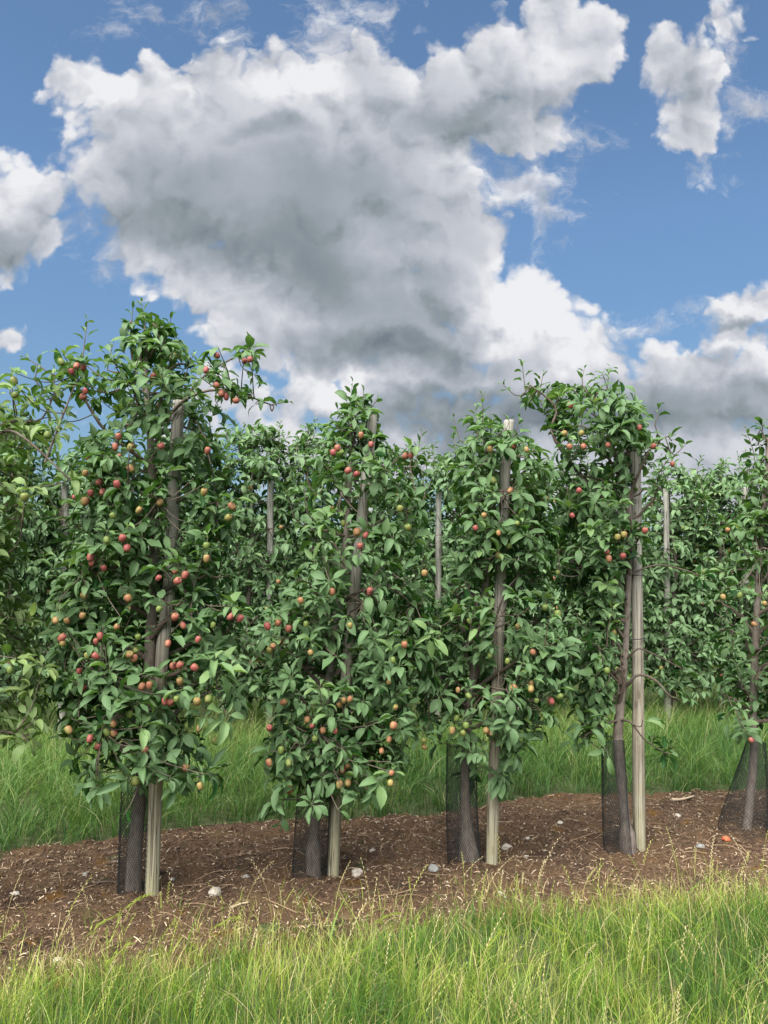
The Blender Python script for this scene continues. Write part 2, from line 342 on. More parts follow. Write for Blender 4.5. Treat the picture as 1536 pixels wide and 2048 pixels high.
def grass_material(name, stops, tl=.3):
    m, t, b, out = material(name)
    cr = t.n.new('ShaderNodeValToRGB'); t.put(cr.inputs[0], t.attr('tint')); e = cr.color_ramp.elements
    e[0].position = stops[0][0]; e[0].color = (*stops[0][1], 1); e[1].position = stops[-1][0]; e[1].color = (*stops[-1][1], 1)
    for p, c in stops[1:-1]: x = e.new(p); x.color = (*c, 1)
    c = cr.outputs[0]
    t.put(b.inputs['Base Color'], c); b.inputs['Roughness'].default_value = .55; b.inputs['Specular IOR Level'].default_value = .35
    tr = t.n.new('ShaderNodeBsdfTranslucent'); t.put(tr.inputs[0], t.mix(1, c, (1.25, 1.3, .8), 'MULTIPLY'))
    mx = t.n.new('ShaderNodeMixShader'); mx.inputs[0].default_value = tl
    t.l.new(b.outputs[0], mx.inputs[1]); t.l.new(tr.outputs[0], mx.inputs[2]); t.l.new(mx.outputs[0], out.inputs[0]); return m
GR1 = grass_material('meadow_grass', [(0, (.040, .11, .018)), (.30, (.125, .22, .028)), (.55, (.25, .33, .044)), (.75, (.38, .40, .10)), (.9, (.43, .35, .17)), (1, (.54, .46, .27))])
GR2 = grass_material('alley_grass', [(0, (.030, .09, .022)), (.40, (.085, .18, .036)), (.70, (.175, .26, .058)), (.92, (.30, .33, .13)), (1, (.42, .39, .22))])  # deeper green of the tall grass between the rows

# ------------------------------------------------------------------ ground, soil strips
FRONT = [(0,1950), (200,1935), (400,1900), (768,1862), (1000,1832), (1300,1806), (1536,1790)]
BACK = [(0,1712), (200,1690), (400,1668), (560,1655), (850,1640), (1100,1600), (1300,1596), (1536,1590)]
fp = np.array([G(*p)[:2] for p in FRONT]); bp = np.array([G(*p)[:2] for p in BACK])
def edge(pts, x):
    x = np.asarray(x, float); s = .27
    y = np.interp(x, pts[:, 0], pts[:, 1])
    y = np.where(x < pts[0, 0], pts[0, 1]+s*(x-pts[0, 0]), y); return np.where(x > pts[-1, 0], pts[-1, 1]+s*(x-pts[-1, 0]), y)
def yfront(x): return edge(fp, x)+.10*(fbm(np.asarray(x)*3.1, np.zeros(np.shape(x)), 5)-.5)*2.2
def yback(x): return edge(bp, x)+.10*(fbm(np.asarray(x)*2.7, np.ones(np.shape(x)), 9)-.5)
def soil_z(x, y):
    e = np.minimum(y-edge(fp, x)+.25, edge(bp, x)+.25-y)
    z = .03+.07*(fbm(x*2.2, y*2.2, 3)-.5)+.07*(fbm(x*11, y*11, 4, 3)-.45)+.022*(vn(x*40, y*40, 8)-.5)
    return np.where(e < .25, z*np.clip(e/.25, -1, 1)-.03*(1-np.clip(e/.25, 0, 1)), z)
gs = 300.
ground = link('ground', mesh_data('ground', [(-gs, -gs, 0), (gs, -gs, 0), (gs, gs, 0), (-gs, gs, 0)], [[0, 1, 2, 3]], GRD)); tag(ground, kind='structure')
nx, ny = 620, 130
xs = np.linspace(-4.6, 6.6, nx); tt = np.linspace(0, 1, ny)
X = np.repeat(xs[:, None], ny, 1); y0 = edge(fp, X)-.3; y1 = edge(bp, X)+.3; Y = y0+(y1-y0)*tt[None]
Z = soil_z(X, Y)
i = np.arange(nx-1)[:, None]*ny; j = np.arange(ny-1)[None]
F = np.stack([i+j, i+ny+j, i+ny+j+1, i+j+1], -1).reshape(-1, 4)
tag(link('soil', mesh_data('soil', np.stack([X, Y, Z], -1).reshape(-1, 3), F, SOIL)), kind='structure')
def rowline(k, x): return 4.16+.27*x+3.73*k      # the k-th orchard row
for k in (1, 2, 3):
    a, b_ = -14, 18
    V = [(a, rowline(k, a)-.5, .004), (b_, rowline(k, b_)-.5, .004), (b_, rowline(k, b_)+.5, .004), (a, rowline(k, a)+.5, .004)]
    tag(link('soil', mesh_data('soil', V, [[0, 1, 2, 3]], SOIL)), kind='structure')

# ------------------------------------------------------------------ leaves
TPL_HI = (np.array([0, .10, .28, .52, .78, 1.0]), np.array([.10, .58, .95, 1.0, .62, .03]))
TPL_LO = (np.array([0, .22, .60, 1.0]), np.array([.12, .9, .95, .03]))
class Leaves:
    def __init__(s): s.P = []; s.D = []; s.N = []; s.L = []; s.T = []
    def add(s, p, d, n, L, tint): s.P.append(p); s.D.append(d); s.N.append(n); s.L.append(L); s.T.append(tint)
    def filt(s, keep):
        for a in 'PDNLT': setattr(s, a, [x for x, k in zip(getattr(s, a), keep) if k])
    def mesh(s, name, mat, rng, hi=True, org=np.zeros(3), wid=.52):
        P = np.array(s.P)-org; n = len(P); Dv = unit(np.array(s.D)); N = np.array(s.N); N = unit(N-(N*Dv).sum(1)[:, None]*Dv); Sd = np.cross(Dv, N)
        L = np.array(s.L); T = np.array(s.T); tt, ww = TPL_HI if hi else TPL_LO; k = len(tt)
        c = rng.uniform(.05, 1.6, n); fold = rng.uniform(.1, .95, n); W = L*wid*rng.uniform(.68, 1.2, n); wv = rng.uniform(0, .075, n)*L; ph = rng.random(n)*6
        pet = L*rng.uniform(.22, .38, n); tw = rng.uniform(-.5, .5, n)
        B = P+Dv*pet[:, None]
        V = np.zeros((n, k+1, 3, 3)); 
        cx = np.sin(c[:, None]*tt)/c[:, None]*L[:, None]; cz = -(1-np.cos(c[:, None]*tt))/c[:, None]*L[:, None]
        C = B[:, None]+Dv[:, None]*cx[..., None]+N[:, None]*cz[..., None]
        Nl = N[:, None]*np.cos(c[:, None]*tt)[..., None]+Dv[:, None]*np.sin(c[:, None]*tt)[..., None]
        for m, sg in enumerate((-1, 0, 1)):
            hw = ww[None]*W[:, None]/2*abs(sg)
            wave = wv[:, None]*np.sin(ph[:, None]+tt*13+sg)*abs(sg)*ww
            ang = tw[:, None]*tt
            Sx = Sd[:, None]*np.cos(ang)[..., None]+Nl*np.sin(ang)[..., None]
            V[:, 1:, m] = C+Sx*(hw*np.cos(fold)[:, None]*sg)[..., None]+Nl*(hw*np.sin(fold)[:, None]+wave)[..., None]
            V[:, 0, m] = P+Sd*.0009*sg
        nv = (k+1)*3; base = np.arange(n)[:, None, None]*nv; r = np.arange(k)[None, :, None]*3; cc = np.arange(2)[None, None]
        F = np.stack([base+r+cc, base+r+3+cc, base+r+4+cc, base+r+1+cc], -1).reshape(-1, 4)
        al_ = np.broadcast_to(np.concatenate([[-.3], tt])[None, :, None], (n, k+1, 3)); ac = np.broadcast_to(np.array([-1., 0, 1])[None, None], (n, k+1, 3))
        ti = np.broadcast_to(T[:, None, None], (n, k+1, 3))
        return mesh_data(name, V.reshape(-1, 3), F, mat, {'tint': ti, 'along': al_, 'across': ac})
def rosette(Lv, p, axis, rng, n, L, tint, droop=.35):
    tint += rng.normal(0, .15); young = rng.random() < .16
    if young: tint += .36; droop = -.25
    axis = unit(np.asarray(axis, float)); a = np.cross(axis, [0.31, .2, .93]); a = unit(a); b = np.cross(axis, a); ph0 = rng.random()*6.28
    for k in range(n):
        ph = ph0+k*2.4+rng.uniform(-.3, .3); el = rng.uniform(.12, 1.0)*(1-k/(n*1.6))
        d = (a*math.cos(ph)+b*math.sin(ph))*math.cos(el)+axis*math.sin(el)
        d = d+np.array([0, 0, -droop*rng.uniform(.2, 1.3)]); d = unit(d+rng.normal(0, .12, 3))
        nn = axis*.7+np.array([0, -.12, .75])+rng.normal(0, .28, 3)
        Lk = L*rng.uniform(.5, 1.22)
        Lv.add(p-axis*rng.random()*.02, d, nn, Lk, float(np.clip(tint+rng.normal(0, .12)+(.25 if rng.random() < .07 else 0), 0, 1)))
def shoot(Lv, geo, p, d, length, rng, L, tint=.5, step=.024):
    d = unit(np.asarray(d, float)); m = max(3, int(length/step)); pts = [np.array(p)]; cur = np.array(p, float)
    for k in range(m):
        d = unit(d+rng.normal(0, .06, 3)+np.array([0, 0, .03])); cur = cur+d*length/m; pts.append(cur.copy())
    geo.tube(pts, np.linspace(.0032, .0014, len(pts)), 5, a=.6)
    ph = rng.random()*6
    a = unit(np.cross(d, [0.3, 1, .1])); b = np.cross(d, a)
    for k in range(1, m+1):
        f = k/m; ph += 2.4
        ld = (a*math.cos(ph)+b*math.sin(ph))*(1-.45*f)+d*(.45+.8*f)+np.array([0, 0, -.25*(1-f)])
        Lk = L*(1.0-.62*f**2.2)*rng.uniform(.8, 1.1)
        Lv.add(pts[k], ld, d*.9+np.array([0, 0, .4])+rng.normal(0, .2, 3), Lk, float(np.clip(tint+.30*f**2+rng.normal(0, .1), 0, 1)))

# ------------------------------------------------------------------ apples
def apple_mesh(name, skin, sx=1., sz=1.):
    k = 20; prof = [(0, -.0165), (.003, -.0170), (.006, -.0185), (.011, -.0178), (.0165, -.012), (.0195, -.003), (.0200, .004), (.0180, .0115), (.0135, .0160), (.008, .0172), (.004, .0150), (0.0006, .0135)]
    g = Geo(); V = []; th = np.arange(k)*2*math.pi/k
    for r, z in prof: V.append(np.stack([r*sx*np.cos(th)*(1+.02*np.cos(5*th)), r*sx*np.sin(th)*(1+.02*np.cos(5*th)), np.full(k, z*sz)], -1))
    V = np.vstack(V); i = np.arange(len(prof)-1)[:, None]*k; j = np.arange(k)[None]; j2 = (j+1) % k
    F = np.stack([i+j, i+j2, i+k+j2, i+k+j], -1).reshape(-1, 4); g.add(V, F); nf = len(F)
    g.tube([(0, 0, .012*sz), (.001, 0, .022), (.004, .001, .036)], [.0013, .001, .0012], 6); ns = len(np.vstack(g.F))
    for q_ in range(5):
        a = q_*1.257; g.tube([(.001*math.cos(a), .001*math.sin(a), -.0165*sz), (.003*math.cos(a), .003*math.sin(a), -.0205*sz), (.0045*math.cos(a+.3), .0045*math.sin(a+.3), -.0225*sz)], [.0014, .001, .0003], 4)
    tot = len(np.vstack(g.F)); mi = np.zeros(tot, int); mi[nf:ns] = 1; mi[ns:] = 2
    me = mesh_data(name, np.vstack(g.V), np.vstack(g.F), [skin, STALK, CALYX], midx=mi); return me
APM = {k: [apple_mesh('apple', s_, .97, 1.1), apple_mesh('apple', s_, .90, 1.22)] for k, s_ in (('r', A_RED), ('m', A_MIX), ('g', A_GRN))}
APL = {'r': 'rosy red apple', 'm': 'apple half yellow and half red', 'g': 'unripe yellow green apple'}
def put_apple(parent, p, kind, rng, org, size=1.):
    o = link('apple', APM[kind][int(rng.integers(2))], parent, Vector(p-org))
    o.rotation_euler = (rng.normal(0, .45), rng.normal(0, .45), rng.uniform(-2.2, 1.)); o.scale = (size,)*3
    o['label'] = APL[kind]; return o

# ------------------------------------------------------------------ tree generator
def build_tree(seed, name, label, group, org, trunk, trad, prof, ydep, nlat, ncl, L=.079, mat=None, hi=True, tint=.32, windows=(), apples=(), rand_apples=0,
               manual=(), shoots=(), branch_parts=True, zmin=.7, bark=None, gap=.36, leafn=(6, 10), nshoot=10, extras=()):
    """trunk: world points; prof: rows (z, xl, xr) in world units at the trunk's plane; ydep: half depth of the crown"""
    rng = np.random.default_rng(seed); mat = mat or LEAF
    root = empty(name, Vector(org)); tag(root, label, 'tree', group)
    tr = smooth_path(trunk, 40); rr = np.interp(np.linspace(0, 1, 40), np.linspace(0, 1, len(trad)), trad)
    tg = Geo(); tg.tube(tr, rr, 14, .10, rng)
    P = np.array(sorted(prof)); zs = P[:, 0]
    def lims(z): return np.interp(z, zs, P[:, 1]), np.interp(z, zs, P[:, 2])
    ztop = tr[-1, 2]; yc = org[1]
    lats = []                                  # (points, radii)
    for pts, r0, r1 in manual:
        pp = smooth_path(pts, 14); lats.append((pp, np.linspace(r0, r1, 14)))
    for k in range(nlat):
        f = (k+rng.random())/nlat; z0 = zmin+(ztop-.08-zmin)*f
        i0 = int(np.argmin(abs(tr[:, 2]-z0))); p0 = tr[i0]
        az = k*2.4+rng.uniform(-.5, .5); z1 = min(z0+rng.uniform(-.05, .30), zs[-1]-.02)
        xl, xr = lims(z1); c = math.cos(az); s_ = math.sin(az)
        ex = (xr-p0[0])*c if c > 0 else (p0[0]-xl)*c
        w_ = (xr-xl)/2
        ey = s_*min(ydep, max(.12, w_*1.1)); sc = rng.uniform(.6, .95)
        p1 = np.array([p0[0]+ex*sc, p0[1]+ey*sc, z1])
        mid = (p0+p1)/2+np.array([rng.normal(0, .03), rng.normal(0, .03), rng.uniform(.0, .10)])
        pp = smooth_path([p0, mid, p1], 10)+np.vstack([np.zeros(3), rng.normal(0, .006, (9, 3))])
        lats.append((pp, np.linspace(rr[i0]*.5+.002, .0028, 10)))
    pool = np.vstack([p[2:] for p, _ in lats]+[tr[int(.35*40):]]); owner = np.concatenate([[k]*(len(p)-2) for k, (p, _) in enumerate(lats)]+[[-1]*(40-int(.35*40))])
    geos = [Geo() for _ in lats]
    for gk, (p, r) in zip(geos, lats): gk.tube(p, r, 8, .12, rng)
    tw = tg
    Lv = Leaves()
    def cluster(c, n=None, Ls=None, tn=None, axis=None):
        d2 = ((pool-c)**2).sum(1)+.25*np.maximum(0, pool[:, 2]-c[2])**2; i_ = int(np.argmin(d2)); p0 = pool[i_]; gk = tw if owner[i_] < 0 else geos[owner[i_]]
        v = c-p0; dist = np.linalg.norm(v)
        mid = (p0+c)/2+np.array([0, 0, -.12*dist])+rng.normal(0, .015, 3)
        path = smooth_path([p0, mid, c], 6); gk.tube(path, np.linspace(.0035 if dist > .1 else .0028, .0018, 6), 5, a=.5)
        out = np.array([c[0]-tr[-1, 0]*.3-org[0]*.7, c[1]-yc, 0]); ax = unit(v)*.6+unit(out)*.5+np.array([0, 0, .75]) if axis is None else axis
        tn = tint if tn is None else tn
        rosette(Lv, c, ax, rng, n or int(rng.integers(*leafn)), Ls or L, tn)
        m = int(dist/.05)
        for q_ in range(m):
            f = (q_+.6)/(m+.5); pt = path[int(f*5)]
            Lv.add(pt, unit(rng.normal(0, 1, 3)+ax*.4), np.array([0, 0, 1.])+rng.normal(0, .4, 3), L*rng.uniform(.6, 1), float(np.clip(tint-.08+rng.normal(0, .15), 0, 1)))
    made = 0; tries = 0
    wz = np.maximum(P[:, 2]-P[:, 1], .05)
    while made < ncl and tries < ncl*30:
        tries += 1
        z = rng.uniform(zs[0], zs[-1]); xl, xr = lims(z); wd = xr-xl
        if rng.random() > wd/wz.max(): continue
        a = rng.uniform(0, 6.283); rad = rng.random()**.42
        d_ = min(ydep, wd*.55+.05); x = (xl+xr)/2+wd/2*.93*rad*math.cos(a); y = yc+d_*rad*math.sin(a)
        if vn(np.array([x*4.3+z*1.7]), np.array([z*4.9+y*3.9+seed*3.]), seed)[0] < gap: continue
        cluster(np.array([x, y, z])); made += 1
    for (p, r) in lats:
        if rng.random() < .8: cluster(p[-1]+rng.normal(0, .01, 3))
    for c, n_, ls, tn in extras: cluster(np.array(c), n_, ls, tn)
    for p, d, ln, ls, tn in shoots:
        c = np.array(p); i_ = int(np.argmin(((pool-c)**2).sum(1))); gk = tw if owner[i_] < 0 else geos[owner[i_]]
        gk.tube(smooth_path([pool[i_], (pool[i_]+c)/2+np.array([0, 0, -.03]), c], 6), .0035, 5, a=.5)
        shoot(Lv, gk, c, d, ln, rng, ls, tn)
    for k in range(nshoot):
        z = rng.uniform(zs[0]+.3, zs[-1]); xl, xr = lims(z); p = np.array([rng.uniform(xl, xr), yc+rng.uniform(-1, .6)*min(ydep, (xr-xl)*.5), z-.05])
        i_ = int(np.argmin(((pool-p)**2).sum(1))); gk = tw if owner[i_] < 0 else geos[owner[i_]]
        gk.tube([pool[i_], p], .003, 5, a=.5)
        shoot(Lv, gk, p, (rng.normal(0, .35), rng.normal(0, .3)-.1, 1), rng.uniform(.12, .26), rng, L*.9, .5)
    for (ap, kd, sz) in apples:
        c = ap+np.array([rng.normal(0, .008), .03, .045]); cluster(c, int(rng.integers(4, 7)), L*.95, tint+.08, axis=np.array([rng.normal(0, .3), -.35, .9]))
        put_apple(root, ap, kd, rng, org, sz)
    for k in range(rand_apples):
        z = rng.uniform(zs[0]+.05, zs[-1]-.15); xl, xr = lims(z); a = rng.uniform(-1, 1); d_ = min(ydep, (xr-xl)*.5)
        ap = np.array([(xl+xr)/2+(xr-xl)/2*.85*a, yc-d_*math.sqrt(1-a*a*.8)*rng.uniform(.75, 1.), z])
        put_apple(root, ap, 'rmmg'[int(rng.integers(4))], rng, org, rng.uniform(.85, 1.1))
    if windows or apples:
        Pm = np.array(Lv.P)+unit(np.array(Lv.D))*np.array(Lv.L)[:, None]*.75; px, py = project(Pm); lp = np.array(Lv.L)*FPX/Pm[:, 1]; keep = np.ones(len(Pm), bool)
        for (x0, y0_, x1, y1_, yd) in windows:
            keep &= ~((px > x0) & (px < x1) & (py > y0_) & (py < y1_) & (Pm[:, 1] < yd))
        for (ap, kd, sz) in apples:
            ax_, ay = project(ap); rpx = .021*sz*FPX/ap[1]
            keep &= ~((((px-ax_)/(rpx+lp*.30))**2+((py-ay)/(rpx+lp*.30))**2 < 1) & (Pm[:, 1] < ap[1]+.015) & (rng.random(len(px)) < .88))
        Lv.filt(keep)
    bk = bark or BARK
    for gk in geos+[tg]: gk.V = [v-org for v in gk.V]
    link('trunk', tg.data('trunk', bk), root)
    if branch_parts:
        for gk in geos: link('branch', gk.data('branch', TWIG), root)
    else:
        big = Geo()
        for gk in geos:
            for v, f in zip(gk.V, gk.F): big.V.append(v); big.A.append(np.zeros(len(v)))
            off = big.n; big.F += [f+off for f in gk.F]; big.n += gk.n
        link('limbs', big.data('limbs', TWIG), root)
    link('crown', Lv.mesh('crown', mat, rng, hi, org), root)
    return root, len(Lv.P)

def pxprof(rows, Y):                     # photograph rows (y, left, right) -> (z, xl, xr) on plane Y
    out = []
    for y, a, b in rows:
        p = D(a, y, Y); q_ = D(b, y, Y); out.append(((p[2]+q_[2])/2, p[0], q_[0]))
    return out
def parse_apples(s_, Y, rng, d=.42):
    out = []
    for tok in s_.split():
        kd = 'm'
        if tok[-1] in 'rmg': kd = tok[-1]; tok = tok[:-1]
        x, y = map(float, tok.split(',')); out.append((D(x, y, Y-d*rng.uniform(.75, 1.0)), kd, rng.uniform(.68, .92)))
    return out

# ------------------------------------------------------------------ front row of trees
prng = np.random.default_rng(77)
def front_tree(seed, label, base, trunk_px, trad, rows, nlat, ncl, ap='', windows=(), manual=(), shoots=(), extras=(), ydep=.42, apd=.40, **kw):
    org = G(*base); Y = org[1]
    trunk = [org]+[D(x, y, Y+(dy[0] if dy else 0)) for x, y, *dy in trunk_px]
    man = [([D(x, y, Y+dy) for x, y, dy in pts], r0, r1) for pts, r0, r1 in manual]
    sh = [(D(x, y, Y+dy), (dx, 0.0, dz), ln, ls, tn) for x, y, dy, dx, dz, ln, ls, tn in shoots]
    ex = [(D(x, y, Y+dy), n_, ls, tn) for x, y, dy, n_, ls, tn in extras]
    return build_tree(seed, 'apple_tree', label, 'apple trees of the front row', org, trunk, trad, pxprof(rows, Y), ydep, nlat, ncl, apples=parse_apples(ap, Y, prng, apd),
               windows=[(a, b, c, d, Y+.03) for a, b, c, d in windows], manual=man, shoots=sh, extras=ex, **kw)
AP1 = """153,732r 167,735r 143,743r 170,782r 166,794r 122,724g 117,858g 28,762g 434,711r 412,740r 306,752r 433,770r 443,787r 452,793r 472,801r 489,722r 500,719r 237,873r 230,893r 262,894m 322,892r 415,901r
199,964r 181,986r 205,984r 234,968r 261,937m 170,946m 408,984m 320,1005m 278,1020m 225,1031g 457,1035m 464,1012m 245,1076r 254,1096r 213,1080g 181,1114r 183,1126r 207,1136r 413,1117m 413,1091g 350,1142r 370,1150r 355,1162r 317,1156r 168,1191m 256,1196m
111,1241m 134,1241m 165,1231m 124,1275r 125,1286m 200,1272r 192,1283r 234,1253m 175,1311g 191,1312r 159,1342r 166,1375r 276,1274g 272,1301g 259,1309m 268,1316m 318,1218g 350,1234r 366,1251r 396,1279r 336,1287r 462,1233r 480,1237r 426,1250g 360,1330r 347,1332r 389,1335r 360,1363m 284,1373m 299,1370m 330,1402r 341,1405r 353,1398g 394,1403m 417,1398g 259,1428g 227,1448m 214,1464g 228,1466m 180,1477r 196,1492r 291,1500r 137,1460m 399,1456m 400,1572m"""
AP2 = """722,870r 742,889r 675,896r 666,905r 713,948r 696,941r 686,1046g 731,1070r 720,1092r 740,1182r 811,912r 822,911r 800,1017g 816,1055g 849,1146m 535,1252r 556,1246r 577,1257r 612,1248g 601,1201m 546,1292m 540,1300m 621,1305m 700,1251m 567,1404m 687,1401m 700,1398m 679,1410m 614,1439m 624,1452r 539,1456r 670,1461r 646,1461m 630,1477g 562,1500g 577,1526g 538,1525m 679,1522m 694,1531m 685,1541r 679,1569m 696,1566m
763,1502m 809,1289m 786,1320g 778,1362m 791,1415m 787,1451m 778,1479m 783,1546r 781,1566m"""
AP3 = """980,1310g 939,1242g 1066,1304r 916,1380m 937,1392g 1062,1367m 1062,1378m 1073,1401g 1103,1402r 1120,1393g 913,1436g 932,1451g 926,1466g 972,1461m 983,1466m 904,1461m 847,1481g 848,1494m 1015,1322g 968,1031m 951,1056r 997,1066m 1034,1047g 1018,1092g 1053,899m"""
AP4 = """1214,1341g 1279,855r 1307,892r 1345,928r 1167,893r 1163,866m 1139,893r 1216,890r 1129,867m 1158,981r 1081,947g 1144,1031r 1235,1074m 1248,1069m 1290,1061r 1214,1104r 1218,1117r 1246,1112r 1115,1145g 1090,1215g"""
front_tree(11, 'tallest apple tree of the front row, left side, crowded with small red apples', (266, 1803),
    [(270,1700), (280,1600), (290,1500), (300,1300), (308,1100), (302,900), (292,760), (298,660)], (.043, .035, .031, .030, .027, .024, .019, .012, .006),
    [(640,268,330), (700,235,395), (740,120,500), (800,150,500), (830,200,440), (900,185,440), (1000,150,480), (1100,130,455), (1200,105,500), (1300,105,510), (1400,110,500), (1450,125,480), (1500,140,450), (1555,165,440)],
    38, 540, AP1, rand_apples=6, windows=[(338,795,378,880), (336,962,364,1092), (320,1188,350,1312), (288,1560,335,1810)],
    manual=[([(300,880,0), (370,800,-.05), (450,780,-.1), (548,812,-.12)], .011, .003), ([(300,900,0), (400,760,.02), (500,700,.05)], .010, .003), ([(300,930,0), (210,860,-.05), (160,780,-.1), (140,740,-.1)], .011, .003), ([(296,800,0), (265,720,0), (262,640,-.03)], .009, .003)],
    shoots=[(290,670,0,.0,1,.17,.075,.45), (262,665,-.03,-.05,1,.14,.075,.4), (330,680,0,.25,1,.13,.075,.4), (165,720,-.1,-.03,1,.22,.075,.55), (500,720,.05,0,1,.10,.07,.5), (540,810,-.12,1,.15,.09,.06,.55), (90,740,-.1,-.7,.5,.12,.07,.6), (215,740,0,.1,1,.14,.08,.5), (270,1590,-.3,-.3,-.6,.10,.08,.25)],
    extras=[(500,705,.05,8,.08,.4), (505,745,.05,6,.075,.4), (450,740,0,8,.08,.35), (480,780,-.1,8,.08,.3), (520,800,-.12,6,.07,.3), (440,820,-.08,7,.08,.3), (395,790,0,8,.085,.3), (400,730,.05,8,.08,.35), (120,740,-.1,6,.08,.4), (95,770,-.1,7,.08,.4), (150,760,-.1,6,.08,.35), (60,800,-.1,6,.07,.4),
            (455,1430,-.35,6,.10,.95), (440,1340,-.35,6,.10,.9), (430,1320,-.38,6,.10,.85), (385,1240,-.35,6,.09,.75), (290,1530,-.35,9,.10,.25), (260,1560,-.3,7,.10,.2), (420,1545,-.2,8,.10,.15)])
front_tree(12, 'narrow front-row apple tree with one pointed top shoot beside a leaning post', (627, 1764),
    [(627,1700), (630,1640), (636,1560), (642,1480), (660,1350), (685,1150), (700,950), (703,820)], (.044, .040, .042, .026, .026, .026, .025, .024, .023, .022, .021, .019, .017, .015, .011, .009, .006),
    [(800,685,730), (850,668,765), (885,662,790), (905,655,850), (950,620,865), (1000,595,860), (1100,600,855), (1200,545,875), (1300,515,885), (1400,515,850), (1500,525,825), (1590,540,790)],
    32, 440, AP2, rand_apples=6, windows=[(700,985,740,1040), (697,1140,732,1232), (645,1595,695,1770), (738,828,762,860)],
    manual=[([(640,1480,0), (600,1390,-.1), (560,1370,-.2)], .010, .003)],
    shoots=[(702,850,0,0,1,.25,.085,.35), (735,830,-.02,.35,.9,.10,.08,.4), (690,860,0,-.35,.8,.14,.08,.35), (875,1300,-.2,.2,1,.1,.08,.85), (565,1600,-.2,.1,-1,.12,.09,.25), (820,930,0,.3,1,.1,.08,.4), (630,990,-.1,-.5,.8,.15,.08,.4)],
    extras=[(760,1560,-.35,7,.10,.6), (740,1580,-.3,7,.10,.3), (570,1560,-.3,8,.10,.3), (555,1600,-.3,6,.10,.25), (680,1590,-.3,5,.09,.3), (700,820,0,7,.08,.3), (715,800,0,6,.08,.35), (860,1270,-.3,8,.09,.8), (800,1330,-.35,7,.09,.7)])
front_tree(13, 'front-row apple tree with a swollen trunk base inside upright netting', (940, 1733),
    [(935,1680), (930,1600), (932,1500), (940,1400), (962,1250), (978,1100), (985,980), (965,870)], (.064, .060, .046, .032, .027, .027, .026, .025, .025, .024, .023, .022, .021, .019, .017, .014, .010, .006),
    [(840,925,980), (870,910,1060), (900,900,1090), (1000,905,1110), (1100,900,1110), (1200,865,1145), (1300,845,1150), (1400,825,1140), (1440,830,1120), (1490,870,1040)],
    32, 420, AP3, rand_apples=10, windows=[(998,915,1030,1040), (985,1128,1018,1390), (976,1480,1000,1528), (968,1612,1000,1745), (1005,838,1030,860)],
    manual=[([(945,1380,0), (985,1260,-.12), (1010,1185,-.2), (1040,1150,-.2)], .009, .003), ([(960,1270,0), (1005,1250,-.13), (1035,1235,-.1)], .008, .003), ([(945,1420,0), (880,1380,-.1), (850,1370,-.15)], .008, .003)],
    shoots=[(955,870,0,0,1,.16,.075,.55), (920,880,0,-.4,.8,.13,.075,.5), (1005,880,-.1,.5,.9,.12,.08,.5), (1030,870,-.1,.3,.8,.1,.08,.5), (850,1250,-.2,0,1,.13,.08,.75)],
    extras=[(1000,1552,-.12,13,.115,.08), (1003,1545,-.14,9,.10,.15), (935,1550,.05,6,.09,.05), (1085,1290,-.3,8,.09,.5), (880,1390,-.3,7,.09,.45), (1050,1400,-.3,8,.10,.25), (925,1460,-.2,8,.10,.2), (1010,1460,-.2,8,.10,.2)])
